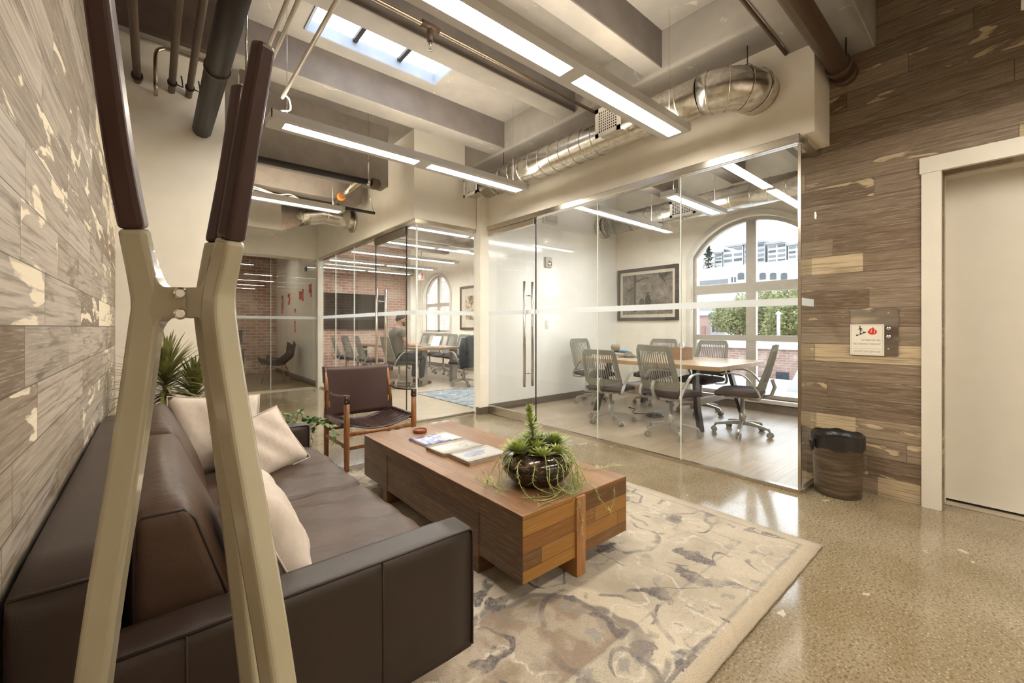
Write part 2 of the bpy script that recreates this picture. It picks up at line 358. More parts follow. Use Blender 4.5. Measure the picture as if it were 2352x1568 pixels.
for x0, x1, y0, y1, z0, w in beams:
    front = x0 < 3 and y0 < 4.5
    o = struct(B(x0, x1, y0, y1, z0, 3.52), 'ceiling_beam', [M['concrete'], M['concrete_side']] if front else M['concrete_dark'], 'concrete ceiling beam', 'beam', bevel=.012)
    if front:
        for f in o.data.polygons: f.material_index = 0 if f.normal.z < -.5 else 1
struct(B(-.2, 3.77, .59, 1.0, 3.065, 3.52), 'ceiling_beam', M['concrete'], 'low wide concrete beam meeting the dark board wall', 'beam', bevel=.01)
struct(MB().box(3.08, 3.95, 1.0, 4.62, 3.17, 3.52), 'ceiling_girder', M['concrete'], 'concrete girder over the glass wall', 'beam', bevel=.03, seg=3)
M['panel_dark'] = plain('dark_brown_panel', (.075, .05, .036, 1), .8, var=.2)
struct(B(-.2, .43, 3.70, 3.76, 3.12, 3.52), 'ceiling_beam', M['panel_dark'], 'dark brown panel on the beam over the cream end wall', 'beam')  # thin dark brown panel in front of the fourth beam's left end
# roof light
rl = struct_root('skylight', 'roof light strip with dark bars between two ceiling beams', 'skylight', (1.5, 3.27, 3.5))
M['sky_frame'] = plain('skylight_well', (.33, .37, .46, 1), .6)
struct(MB().box(SK[0] + .004, SK[1] - .004, SK[3] - .02, SK[3] - .004, 3.485, 3.583).box(SK[0] + .004, SK[1] - .004, SK[2] + .004, SK[2] + .02, 3.505, 3.583).box(SK[0] + .004, SK[0] + .02, SK[2] + .02, SK[3] - .02, 3.49, 3.583).box(SK[1] - .02, SK[1] - .004, SK[2] + .02, SK[3] - .02, 3.485, 3.583),
       'well', M['sky_frame'], parent=rl)
for x in (1.28, 1.68): struct(B(x, x + .035, SK[2] + .021, SK[3] - .021, 3.55, 3.5755), 'bar', M['black_metal'], parent=rl)
struct(B(SK[0] + .021, SK[1] - .021, SK[2] + .021, SK[3] - .021, 3.576, 3.581), 'pane', M['pane'], parent=rl)

# walls
struct(B(-.35, -.2, -2.6, 4.0, 0, 3.5), 'wall_left', M['wood_left'], 'wall of pale reclaimed boards behind the sofa', 'wall')
struct(MB().box(-.35, .43, 4.0, 4.12, 0, 3.5).box(.33, .43, 4.12, 8.5, 0, 3.5), 'wall_end', M['wall'], 'cream painted wall beyond the sofa end', 'wall')
struct(MB().box(3.77, 3.9, .27, 1.03, 0, 3.5).box(3.77, 3.9, -.95, .27, 2.13, 3.5).box(3.77, 3.9, -2.6, -.95, 0, 3.5), 'wall_right', M['wood_right'], 'wall of dark brown reclaimed boards round the white door', 'wall')
struct(B(-.35, 4.2, -2.75, -2.6, 0, 3.6), 'wall_back', M['wall'], 'cream wall behind the lounge', 'wall')
struct(B(3.9, 6.6, .90, 1.03, 0, 3.5), 'wall_office', M['wall'], 'side wall of the meeting room', 'wall')
struct(MB().box(3.9, 4.2, -2.6, -.98, 0, 3.5).box(3.9, 4.2, .285, .9, 0, 3.5).box(3.9, 4.2, -.98, .285, 2.15, 3.5).box(4.08, 4.2, -.98, .285, 0, 2.15), 'wall_shaft', M['wall'], 'door recess lining', 'wall')
struct(MB().box(3.40, 3.52, 1.03, 4.57, 2.47, 3.3).box(3.40, 3.77, .85, 1.03, 2.47, 3.065), 'wall_header', M['wall'], 'cream wall above the glass of the near meeting room', 'wall')
struct(MB().box(3.30, 6.35, 4.57, 4.68, 0, 3.5), 'wall_divider', M['whiteboard'], 'glossy white writing wall inside the near meeting room', 'wall')
struct(B(3.26, 3.40, 4.48, 4.56, 0, 3.2), 'wall_column', M['wall'], 'narrow cream column between the two glass rooms', 'column')
struct(MB().box(2.36, 3.30, 4.57, 4.68, 2.44, 3.5).box(2.36, 2.46, 4.68, 8.42, 2.44, 3.5), 'wall_header', M['wall'], 'cream wall above the glass corner of the far meeting room', 'wall')
struct(B(.43, 2.36, 8.45, 8.55, 2.42, 3.5), 'wall_header', M['wall'], 'grey wall above the glass of the dim brick office', 'wall')
struct(B(2.36, 2.46, 8.42, 8.56, 0, 3.5), 'wall_column', M['trim'], 'slim white post between the dark office and the far meeting room', 'column')
struct(B(2.40, 2.46, 8.56, 12.1, 0, 3.5), 'wall_office', M['whiteboard'], 'white writing wall of the dim brick office with red notes', 'wall')
struct(B(.2, 6.6, 12.1, 12.25, 0, 3.5), 'wall_far', M['brick'], 'old red brick wall at the far end', 'wall')
struct(B(.2, .33, 8.5, 12.1, 0, 3.5), 'wall_office', M['wall'], 'side wall of the dim brick office', 'wall')
struct(MB().box(6.0, 6.35, 11.85, 12.1, 0, 3.5), 'wall_column', M['wall'], 'cream pier at the end of the brick wall', 'column')

def arch_profile(yc, hw, zs, rise, n=18):      # points of the arch from left to right
    R = (hw * hw + rise * rise) / (2 * rise); a = math.asin(min(1, hw / R)); a = a if rise <= R else pi - a
    return [(yc + R * sin(-a + 2 * a * i / n), zs + rise - R + R * cos(-a + 2 * a * i / n)) for i in range(n + 1)]
WA = dict(yc=2.357, hw=.83, zb=.165, zs=2.21, rise=.49)
WB = dict(yc=10.9, hw=.75, zb=1.0, zs=2.16, rise=.50)
wm = MB()
def wall_strip(y0, y1, z0, z1): wm.box(6.35, 6.62, y0, y1, z0, z1)
wall_strip(1.03, WA['yc'] - WA['hw'], 0, 3.5); wall_strip(WA['yc'] + WA['hw'], 4.62, 0, 3.5); wall_strip(4.62, WB['yc'] - WB['hw'], 0, 3.5); wall_strip(WB['yc'] + WB['hw'], 12.1, 0, 3.5)
for W in (WA, WB):
    pr = arch_profile(W['yc'], W['hw'], W['zs'], W['rise'])
    for (ya, za), (yb, zb) in zip(pr[:-1], pr[1:]):
        wm.prism([(ya, za), (yb, zb), (yb, 3.5), (ya, 3.5)], (6.35, 0, 0), (0, 1, 0), (0, 0, 1), (.27, 0, 0))
    wall_strip(W['yc'] - W['hw'], W['yc'] + W['hw'], 0, W['zb'])
struct(wm, 'wall_window', M['wall'], 'cream outer wall with arched windows', 'wall')

def arched_window(name, W, label, trans, casing):
    r = struct_root(name, label, 'window', (6.45, W['yc'], W['zb']))
    pr = arch_profile(W['yc'], W['hw'], W['zs'], W['rise']); y0, y1 = W['yc'] - W['hw'], W['yc'] + W['hw']
    def ring(x0, x1, t):
        m = MB(); loop = [(y0, W['zb'])] + pr + [(y1, W['zb'])]
        n = len(loop); c = (W['yc'], 1.6)
        out = []
        for i, (y, z) in enumerate(loop):
            p0 = Vector(loop[max(i - 1, 0)]); p1 = Vector(loop[min(i + 1, n - 1)]); d = (p1 - p0).normalized(); out.append((y + d.y * t, z - d.x * t) if True else None)
        sec = []
        vs = []
        for (a, b), (cc, d) in zip(loop, out): vs += [(x0, a, b), (x1, a, b), (x1, cc, d), (x0, cc, d)]
        fs = [(4 * i + k, 4 * i + (k + 1) % 4, 4 * i + 4 + (k + 1) % 4, 4 * i + 4 + k) for i in range(n - 1) for k in range(4)]
        return m.add(vs, fs)
    struct(ring(6.325, 6.36, -casing), 'casing', M['trim'], parent=r)
    struct(ring(6.42, 6.50, .05).box(6.42, 6.5, y0, y1, W['zb'], W['zb'] + .05), 'frame', M['backlit_trim'], parent=r)
    top = W['zs'] + W['rise'] - .062
    struct(B(6.42, 6.49, W['yc'] - .065, W['yc'] + .065, W['zb'], top), 'mullion', M['backlit_trim'], parent=r)
    for z0, z1 in trans: struct(B(6.415, 6.485, y0 + .02, y1 - .02, z0, z1), 'transom', M['backlit_trim'], parent=r)
    struct(B(6.27, 6.42, y0 - .04, y1 + .04, W['zb'] - .045, W['zb']), 'sill', M['trim'], parent=r)
    pm = MB(); vs = [(6.455, y, z) for y, z in [(y0, W['zb'])] + pr + [(y1, W['zb'])]]
    pm.add(vs, [tuple(range(len(vs)))]); struct(pm, 'pane', M['pane'], parent=r)
arched_window('window_1', WA, 'tall arched window of the near meeting room looking over the street', [(1.645, 1.775), (.95, 1.03)], .075)
arched_window('window_2', WB, 'small arched window of the far meeting room', [(1.74, 1.84)], .07)

# baseboards
bb = M['baseboard']
struct(B(3.43, 6.35, 4.545, 4.57, 0, .10), 'baseboard_left', bb, 'dark baseboard under the white writing wall', 'baseboard', bevel=.004)
struct(B(6.315, 6.35, 1.03, 4.545, 0, .10), 'baseboard_window', M['concrete_dark'], 'grey baseboard under the tall arched window', 'baseboard', bevel=.004)
struct(MB().box(3.245, 3.415, 4.465, 4.48, 0, .09).box(3.245, 3.26, 4.48, 4.56, 0, .09), 'baseboard_column', bb, 'dark baseboard round the cream column', 'baseboard')
struct(B(2.375, 2.40, 8.57, 12.1, 0, .10), 'baseboard_office', bb, 'dark baseboard of the dim brick office', 'baseboard')
struct(B(6.32, 6.35, 4.7, 11.85, 0, .10), 'baseboard_far', M['concrete_dark'], 'grey baseboard of the far meeting room', 'baseboard')

# ------------------------------------------------------------------ glass walls
ST = M['steel']
gw = struct_root('wall_glass_near', 'frameless glass wall of the near meeting room', 'glass wall', (3.40, 2.7, 0))
struct(MB().box(3.365, 3.435, .925, 4.48, 2.415, 2.475).box(3.435, 3.77, .90, .955, 2.415, 2.475), 'head_rail', ST, parent=gw, bevel=.004)
struct(MB().box(3.38, 3.42, .925, 3.57, 0, .028).box(3.42, 3.77, .912, .945, 0, .028), 'floor_rail', ST, parent=gw)
ys = [.935, 1.796, 2.673, 3.572]
for a, b in zip(ys[:-1], ys[1:]): struct(B(3.394, 3.406, a + .004, b - .004, .028, 2.415), 'pane', M['pane'], parent=gw)
struct(B(3.406, 3.765, .929, .941, .028, 2.415), 'pane', M['pane'], parent=gw)
M['edge'] = plain('polished_glass_edge', (.75, .80, .77, 1), .15)
M['edge_dark'] = plain('dark_glass_edge', (.04, .045, .04, 1), .2)
struct(MB().box(3.393, 3.407, 1.793, 1.799, .03, 2.41).box(3.393, 3.407, 2.670, 2.676, .03, 2.41), 'joint', M['edge'], parent=gw)
struct(MB().box(3.391, 3.409, .926, .944, .03, 2.41), 'corner_joint', ST, parent=gw)
struct(MB().box(3.393, 3.407, 3.568, 3.577, .03, 2.41), 'door_joint', M['edge_dark'], parent=gw)
struct(MB().box(3.3915, 3.3935, .935, 3.57, 1.298, 1.35).box(3.406, 3.69, .9265, .9285, 1.298, 1.35), 'frosted_strip', M['frost'], parent=gw)
d1 = struct_root('door_1', 'glass pivot door of the near meeting room with tall steel pull', 'door', (3.40, 4.02, 0))
struct(B(3.394, 3.406, 3.578, 4.47, .11, 2.35), 'pane', M['pane'], parent=d1)
struct(B(3.375, 3.425, 3.58, 4.47, .012, .11), 'bottom_rail', ST, parent=d1, bevel=.003)
struct(B(3.375, 3.425, 3.58, 4.47, 2.345, 2.412), 'top_rail', ST, parent=d1, bevel=.003)
struct(B(3.3915, 3.3935, 3.58, 4.47, 1.298, 1.35), 'frosted_strip', M['frost'], parent=d1)
for x in (3.335, 3.465):
    h = struct(MB().tube([(x, 3.70, .44), (x, 3.70, 1.685)], .016, 14), 'handle', ST, parent=d1)
    struct(MB().tube([(x, 3.70, .60), (3.40, 3.70, .60)], .009, 10).tube([(x, 3.70, 1.52), (3.40, 3.70, 1.52)], .009, 10), 'standoff', M['chrome'], parent=h)

gf = struct_root('wall_glass_far', 'frameless glass corner of the far meeting room', 'glass wall', (2.41, 5.6, 0))
struct(MB().box(2.375, 2.445, 4.575, 8.42, 2.39, 2.44).box(2.445, 3.26, 4.575, 4.635, 2.39, 2.44), 'head_rail', ST, parent=gf, bevel=.003)
struct(MB().box(2.39, 2.43, 5.83, 8.42, 0, .025).box(2.39, 2.43, 4.585, 4.87, 0, .025).box(2.43, 3.26, 4.585, 4.62, 0, .025), 'floor_rail', ST, parent=gf)
for a, b in ((4.61, 4.868), (5.825, 6.67), (6.67, 7.55), (7.55, 8.415)): struct(B(2.404, 2.416, a + .004, b - .004, .025, 2.39), 'pane', M['pane'], parent=gf)
struct(B(2.418, 3.258, 4.598, 4.610, .025, 2.39), 'pane', M['pane'], parent=gf)
struct(MB().box(2.403, 2.417, 6.667, 6.673, .03, 2.39).box(2.403, 2.417, 7.547, 7.553, .03, 2.39), 'joint', M['edge'], parent=gf)
struct(MB().box(2.402, 2.418, 4.596, 4.612, .03, 2.39), 'corner_joint', M['edge'], parent=gf)
struct(MB().box(2.403, 2.417, 5.818, 5.828, .03, 2.39).box(2.403, 2.417, 4.866, 4.874, .03, 2.39), 'door_joint', M['edge_dark'], parent=gf)
struct(MB().box(2.4015, 2.4035, 4.61, 4.866, 1.298, 1.35).box(2.4015, 2.4035, 5.83, 8.415, 1.298, 1.35).box(2.42, 3.258, 4.5955, 4.5975, 1.298, 1.35), 'frosted_strip', M['frost'], parent=gf)
d3 = struct_root('door_3', 'glass door of the far meeting room with tall steel pull', 'door', (2.41, 5.35, 0))
struct(B(2.404, 2.416, 4.876, 5.816, .09, 2.30), 'pane', M['pane'], parent=d3)
struct(B(2.385, 2.435, 4.876, 5.816, .01, .09), 'bottom_rail', ST, parent=d3)
struct(B(2.385, 2.435, 4.876, 5.816, 2.30, 2.385), 'top_rail', plain('bronze_rail', (.22, .18, .14, 1), .3, .8), parent=d3)
struct(B(2.4015, 2.4035, 4.88, 5.812, 1.298, 1.35), 'frosted_strip', M['frost'], parent=d3)
for x in (2.345, 2.475):
    h = struct(MB().tube([(x, 5.64, .45), (x, 5.64, 1.67)], .016, 12), 'handle', ST, parent=d3)
    struct(MB().tube([(x, 5.64, 1.5), (2.41, 5.64, 1.5)], .009, 8).tube([(x, 5.64, .62), (2.41, 5.64, .62)], .009, 8), 'standoff', M['chrome'], parent=h)
gd = struct_root('wall_glass_office', 'glass front of the brick office', 'glass wall', (1.4, 8.5, 0))
struct(B(.43, 2.36, 8.47, 8.53, 2.37, 2.42), 'head_rail', ST, parent=gd)
struct(B(.43, 2.36, 8.48, 8.52, 0, .025), 'floor_rail', ST, parent=gd)
for a, b in ((.43, 1.59), (1.596, 2.36)): struct(B(a, b, 8.494, 8.506, .025, 2.37), 'pane', M['pane'], parent=gd)
struct(B(1.590, 1.596, 8.493, 8.507, .03, 2.37), 'joint', M['edge'], parent=gd)
struct(B(.43, 2.36, 8.491, 8.493, 1.29, 1.34), 'frosted_strip', M['frost'], parent=gd)

# white door in the board wall
d2 = struct_root('door_2', 'plain cream door at the right edge set deep in the board wall', 'door', (4.04, -.33, 0))
struct(B(4.02, 4.06, -.96, .275, .012, 2.12), 'leaf', M['trim'], parent=d2)
struct(B(3.905, 4.02, -.97, .285, -.002, .004), 'sill', M['steel'], parent=d2)
struct(MB().box(3.90, 4.02, .272, .285, 0, 2.13).box(3.90, 4.02, -.98, .285, 2.12, 2.15), 'jamb', M['trim'], parent=d2)
tr = struct_root('trim_1', 'flat cream casing round the door in the dark board wall', 'door trim', (3.76, -.33, 0))
struct(B(3.742, 3.77, .272, .364, 0, 2.125), 'side_casing', M['trim'], parent=tr, bevel=.002)
struct(B(3.742, 3.77, -1.05, -.96, 0, 2.125), 'side_casing', M['trim'], parent=tr, bevel=.002)
struct(B(3.737, 3.77, -1.06, .372, 2.125, 2.225), 'head_casing', M['trim'], parent=tr, bevel=.002)
# ------------------------------------------------------------------ ceiling lights
def light_bar(x0, x1, y, z, diffs, label, group, up=True, w=.21, wires=True):
    r = thing('ceiling_light', label, 'ceiling light', ((x0 + x1) / 2, y, z), 0, group, world=True)
    m = MB(); h = .055; t = .006; hw = w / 2
    m.box(x0, x1, y - hw, y - hw + t, z, z + h).box(x0, x1, y + hw - t, y + hw, z, z + h).box(x0, x0 + t, y - hw, y + hw, z, z + h).box(x1 - t, x1, y - hw, y + hw, z, z + h)
    dw = .052; xs = [x0 + t] + [q for d in diffs for q in d] + [x1 - t]
    m.box(x0 + t, x1 - t, y - hw + t, y - dw, z, z + .006).box(x0 + t, x1 - t, y + dw, y + hw - t, z, z + .006)
    for a, b in zip(xs[0::2], xs[1::2]): m.box(a, b, y - dw, y + dw, z, z + .006)
    m.box(x0 + t, x1 - t, y - hw + t, y + hw - t, z + .03, z + .036)
    m.build('housing', M['fixture'], r)
    office = x0 > 2.7
    for a, b in diffs: B(a, b, y - dw, y + dw, z + .002, z + .010).build('diffuser', M['lamp_office' if office else 'lamp'], r)
    if up: B(x0 + .05, x1 - .05, y - .06, y + .06, z + .040, z + .044).build('uplight', M['uplamp_office' if office else 'uplamp'], r)
    if wires:
        for x in (x0 + .12, x1 - .12): MB().tube([(x, y, z + .03), (x, y, 3.5)], .0022, 5).build('hanger_wire', M['chrome'], r)
    return r
M['uplamp'] = emit('uplight', (1, .90, .74, 1), LAMP * .40)
M['uplamp_office'] = emit('cool_uplight', (1, .95, .88, 1), LAMP * .35)
G = 'linear lights over the lounge'
light_bar(.62, 3.04, 1.635, 2.6, [(.70, 1.795), (1.897, 3.0)], 'largest suspended light bar crossing the top middle of the photo', G)
light_bar(.62, 3.02, 3.395, 2.6, [(.72, 1.78), (1.90, 2.985)], 'suspended two panel light bar ending in front of the near end of the duct', G)
light_bar(.55, 1.84, 5.50, 2.6, [(.60, 1.80)], 'light bar over the corridor among loose cables and sheet metal duct', G)
light_bar(.62, 3.04, -.14, 2.6, [(.70, 1.795), (1.897, 3.0)], 'unseen light bar added behind the camera, continuing the lounge row', G, up=False)  # out of view, added to brighten the lounge; agrees with the door's shading
light_bar(.62, 3.04, -1.8, 2.6, [(.70, 1.795), (1.897, 3.0)], 'second unseen light bar added behind the camera for warm ambient light', G, up=False)  # out of view, added only for more warm ambient light
M['lamp_keep'] = M['lamp']; M['lamp'] = M['lamp_fill']
light_bar(.7, 2.0, 10.4, 2.75, [(.78, 1.92)], 'dim light bar added in the brick office to brighten its white wall', 'added light of the brick office', up=False)  # no fixture known here; added to lift the dark white wall
M['lamp'] = M['lamp_keep']
G = 'light bars in the near meeting room'
light_bar(4.2, 5.68, 3.39, 2.6, [(4.26, 5.6)], 'light bar in the near meeting room left of the second glass joint', G)
light_bar(4.33, 5.60, 2.44, 2.6, [(4.4, 5.52)], 'light bar in the near meeting room in front of the arched window', G)
G = 'light bars in the far meeting room'
for i, (x0, x1, y) in enumerate([(2.75, 5.2, 5.75), (2.75, 5.4, 7.0), (2.9, 5.4, 8.35), (2.9, 5.6, 9.7), (3.0, 5.6, 11.0)]):
    light_bar(x0, x1, y, 2.62, [(x0 + .08, (x0 + x1) / 2 - .05), ((x0 + x1) / 2 + .05, x1 - .08)],
              ['light bar in the far meeting room nearest the glass corner', 'second light bar of the far meeting room from the glass corner', 'middle light bar of the far meeting room', 'fourth light bar of the far meeting room towards the brick', 'light bar of the far meeting room closest to the brick wall'][i], G, wires=False)

# ------------------------------------------------------------------ round duct over the glass
GV = M['galv']
def ring_seams(root, pts, r):
    for p, d in pts:
        p, d = Vector(p), Vector(d).normalized(); MB().tube([p - d * .006, p, p + d * .006], [r + .002, r + .007, r + .002], 28, cap=False).build('seam', GV, root)
dr = thing('round_duct', 'shiny round metal duct with elbow above the near glass wall', 'duct', (3.1, 2.6, 2.72), world=True)
elb = [(3.1 + .27 - .27 * cos(a), 1.47 - .27 * sin(a), 2.86) for a in [i * pi / 2 / 8 for i in range(9)]] + [(3.40, 1.2, 2.86)]
MB().tube([(3.1, 4.12, 2.86), (3.1, 3.0, 2.86), (3.1, 2.0, 2.86), (3.1, 1.47, 2.86)], .14, 32).build('straight_run', GV, dr)
MB().tube(elb, .145, 32).build('elbow', GV, dr)
ring_seams(dr, [((3.1, y, 2.86), (0, 1, 0)) for y in (1.62, 1.72, 1.80, 2.42, 2.55, 2.68, 2.82, 2.95, 3.10, 3.25, 3.42, 3.58, 3.75, 3.92)], .14)
ring_seams(dr, [(elb[i], Vector(elb[i + 1]) - Vector(elb[i - 1])) for i in (1, 3, 5, 7)], .147)
def vent(y0, y1, x, z0, z1, r):
    m = MB(); m.box(x, x + .16, y0 + .02, y1 - .02, z0 + .02, z1 - .02).build('vent_box', M['galv'], r)
    f = MB().box(x - .008, x, y0, y1, z0, z0 + .035).box(x - .008, x, y0, y1, z1 - .035, z1).box(x - .008, x, y0, y0 + .035, z0, z1).box(x - .008, x, y1 - .035, y1, z0, z1)
    g = f.build('grille_frame', M['white_plastic'], r)
    m = MB(); n = 9
    for i in range(1, n):
        y = y0 + .035 + (y1 - y0 - .07) * i / n; m.box(x - .005, x, y - .004, y + .004, z0 + .03, z1 - .03)
    for i in range(1, 8):
        z = z0 + .035 + (z1 - z0 - .07) * i / 8; m.box(x - .006, x - .001, y0 + .03, y1 - .03, z - .004, z + .004)
    m.build('grille', M['white_plastic'], g)
    B(x, x + .001, y0 + .03, y1 - .03, z0 + .03, z1 - .03).build('opening', M['dark'], g)
vent(2.02, 2.27, 2.86, 2.74, 2.98, dr); vent(4.12, 4.40, 2.95, 2.75, 2.98, dr)
for x, y in ((3.26, 1.22), (3.1, 3.8)): MB().tube([(x, y, 3.0), (x, y, 3.17)], .004, 6).build('hanger_rod', M['black_metal'], dr)
# duct of the near meeting room
dr = thing('round_duct', 'round metal duct inside the near meeting room above the arched window', 'duct', (5.75, 3.0, 2.68), world=True)
MB().tube([(5.82, 4.40, 2.84), (5.82, 3, 2.84), (5.82, 1.3, 2.84)], .155, 28).build('straight_run', GV, dr)
MB().tube([(5.82, 4.40, 2.84), (5.83, 4.47, 2.84), (5.88, 4.52, 2.84), (6.0, 4.56, 2.84)], .158, 28).build('elbow', GV, dr)
ring_seams(dr, [((5.82, y, 2.84), (0, 1, 0)) for y in (1.5, 1.7, 1.9, 2.1, 2.35, 2.6, 3.0, 3.3, 3.6, 3.9, 4.2, 4.35)], .155)
vent(2.75, 3.12, 5.60, 2.69, 2.92, dr)
# duct of the far meeting room along the brick wall
dr = thing('round_duct', 'pale round duct running along the top of the far brick wall', 'duct', (4.6, 11.8, 2.65), world=True)
MB().tube([(2.6, 11.75, 2.82), (6.0, 11.75, 2.82)], .15, 20).build('straight_run', GV, dr)
ring_seams(dr, [((x, 11.75, 2.82), (1, 0, 0)) for x in [2.9 + .3 * i for i in range(10)]], .15)
# corridor duct : sheet metal box, taper, round pipe going into the wall
dr = thing('rectangular_duct', 'boxy sheet metal duct over the corridor turning into a round elbow', 'duct', (1.3, 6.7, 2.5), world=True)
B(.45, 1.37, 6.6, 7.15, 2.50, 2.99).build('box', plain('pale_sheet_metal', (.62, .57, .48, 1), .45, .3), dr, bevel=.006)
m = MB(); sq = [(-.22, -.22), (.22, -.22), (.22, .22), (-.22, .22)]
m.add([(1.37, 6.85 + a, 2.72 + b) for a, b in sq] + [(1.62, 6.78 + a * .62, 2.76 + b * .62) for a, b in sq], [(0, 1, 5, 4), (1, 2, 6, 5), (2, 3, 7, 6), (3, 0, 4, 7), (4, 5, 6, 7)]); m.build('taper', GV, dr)
MB().tube([(1.60, 6.78, 2.76), (1.78, 6.70, 2.80), (1.95, 6.62, 2.83), (2.15, 6.57, 2.80), (2.36, 6.56, 2.77)], .14, 24).build('elbow', GV, dr)
MB().tube([(2.325, 6.56, 2.77), (2.36, 6.56, 2.77)], .17, 24).build('flange', GV, dr)
ring_seams(dr, [((1.70, 6.735, 2.785), (.18, -.08, .03)), ((2.0, 6.605, 2.83), (.2, -.05, 0))], .142)

# ------------------------------------------------------------------ pipes
def pipe(name, label, pts, r, mat, extra=None, cat='pipe', group=None, n=12):
    if not extra: return single(MB().tube(pts, r, n), name, mat, label, cat, pts[0], group)
    rt = thing(name, label, cat, pts[0], 0, group, world=True); MB().tube(pts, r, n).build('tube', mat, rt)
    for nm, mb, mt in extra: mb.build(nm, mt, rt)
    return rt
pipe('black_pipe', 'black steel pipe with round end cap hanging in front of the deep corridor beam', [(.46, 4.66, 2.75), (1.86, 4.6, 2.75)], .033, M['black_metal'],
     [('end_cap', MB().tube([(1.85, 4.6, 2.75), (1.86, 4.6, 2.75), (1.93, 4.6, 2.75), (1.955, 4.6, 2.75)], [.036, .06, .058, .03], 18), M['pipe_brown']),
      ('clamp', MB().tube([(1.80, 4.602, 2.75), (1.835, 4.602, 2.75)], .04, 16).box(1.81, 1.825, 4.595, 4.61, 2.78, 3.0).tube([(1.817, 4.602, 3.0), (1.817, 4.602, 3.5)], .004, 6), M['chrome'])])
pipe('conduit', 'thin bright conduit with a sprinkler head beside the largest light bar', [(-.2, 2.38, 3.05), (3.08, 2.38, 3.05)], .014, M['copper_pipe'],
     [('tee', MB().tube([(1.28, 2.38, 3.05), (1.40, 2.38, 3.05)], .024, 14).tube([(1.34, 2.38, 3.05), (1.34, 2.38, 2.96)], .02, 14), M['pipe_brown']),
      ('sprinkler_head', MB().tube([(1.34, 2.38, 2.96), (1.34, 2.38, 2.945), (1.34, 2.38, 2.92)], [.012, .012, .004], 10).lathe([(.002, 0), (.016, 0), (.016, .003), (.002, .003)], (1.34, 2.38, 2.905), 14), M['chrome'])], 'pipe')
# big pipe with couplings at top right
pipe('drain_pipe', 'thick dark pipe with couplings entering the board wall at the upper right', [(-.2, .76, 2.945), (3.77, .76, 2.945)], .062, M['pipe_brown'],
     [('coupling', MB().tube([(3.70, .76, 2.945), (3.765, .76, 2.945)], .077, 22), M['pipe_brown']), ('coupling', MB().tube([(3.57, .76, 2.945), (3.63, .76, 2.945)], .073, 22), M['pipe_brown']),
      ('hanger_rod', MB().tube([(3.5, .70, 2.94), (3.5, .70, 3.07)], .005, 6), M['black_metal'])])
pipe('cable', 'thin dark cable along the edge of the low wide beam', [(.5, 1.012, 3.06), (2.6, 1.012, 3.062), (3.38, 1.012, 3.06)], .012, M['pipe_brown'], cat='cable')
# cluster over the coat rack, all ending at the cream end wall
pipe('drain_pipe', 'thick black pipe running down to the cream end wall behind the coat rack', [(.285, 3.998, 2.655), (.285, 1.3, 2.655)], .062, M['black_metal'],
     [('coupling', MB().tube([(.285, 1.95, 2.655), (.285, 2.15, 2.655)], .085, 22), M['black_metal']),
      ('collar', MB().tube([(.285, 2.98, 2.655), (.285, 3.0, 2.655)], .067, 22), M['pipe_brown']),
      ('branch', MB().tube([(.285, 2.05, 2.655), (-.199, 2.05, 2.70)], .05, 16), M['black_metal'])])
G = 'small pipes ending at the cream end wall'
pipe('small_pipe', 'small brown pipe into the end wall nearest the board wall', [(-.085, 3.998, 2.89), (-.085, 1.2, 2.89)], .022, M['pipe_brown'],
     [('collar', MB().tube([(-.085, 3.9, 2.89), (-.085, 3.94, 2.89)], .032, 14), M['black_metal'])], group=G)
for x, lab in ((.103, 'small brown pipe with a clamp, left of two beside the thick black pipe'), (.203, 'small brown pipe with a clamp, right next to the thick black pipe')):
    pipe('small_pipe', lab, [(x, 3.998, 2.885), (x, 1.2, 2.885)], .021, M['pipe_brown'],
         [('clamp', MB().tube([(x, 3.84, 2.885), (x, 3.865, 2.885)], .028, 14).tube([(x + .02, 3.85, 2.88), (x + .06, 3.85, 2.87), (x + .055, 3.85, 2.92), (x + .05, 3.85, 2.95)], .005, 6), M['black_metal'])], group=G)
pipe('bent_conduit', 'thin bent grey conduit rising from the end wall to the ceiling beam', smooth_path([(.014, 3.99, 2.825), (.014, 3.93, 2.86), (.014, 3.93, 3.08), (.05, 3.93, 3.14), (.12, 3.93, 3.15), (.42, 3.93, 3.15)], 5), .013, M['copper_pipe'])
M['bright_tube'] = plain('bright_enamel', (.72, .64, .54, 1), .25, .4)
G = 'bright tubes above the coat rack'
for i, (x, z, y1) in enumerate(((.555, 2.92, 3.2), (.60, 2.92, 3.2), (.70, 2.78, 3.35))):
    pipe('bright_tube', ['bright metal tube above the coat rack, first from the black pipe', 'bright metal tube above the coat rack, second from the black pipe', 'bright metal tube above the coat rack, closest to the roof light'][i], [(x, .9, z), (x, y1, z)], .012, M['bright_tube'], group=G)
pipe('looped_cable', 'white cable looping down from the tubes to the second light bar', smooth_path([(.70, 3.30, 2.78), (.745, 3.36, 2.79), (.76, 3.39, 2.73), (.70, 3.39, 2.70), (.70, 3.39, 2.66)], 8), .006, M['white_plastic'], cat='cable')
pipe('capped_pipe', 'short pipe with a round open end above the top of the coat rack', [(.44, 1.15, 2.75), (.54, 1.72, 2.76)], .045, M['pipe_brown'],
     [('cap', MB().tube([(.535, 1.70, 2.76), (.545, 1.76, 2.76)], .055, 18), M['galv'])])
jb = thing('junction_box', 'small galvanised junction box beside the thick black pipe', 'junction box', (.45, 3.2, 2.70), world=True)
B(.42, .50, 3.18, 3.24, 2.70, 2.80).build('box', M['galv'], jb, bevel=.004); MB().tube([(.46, 3.2, 2.80), (.46, 3.2, 3.5)], .008, 8).tube([(.44, 3.2, 2.70), (.44, 3.2, 2.52)], .007, 8).build('stub', M['chrome'], jb)
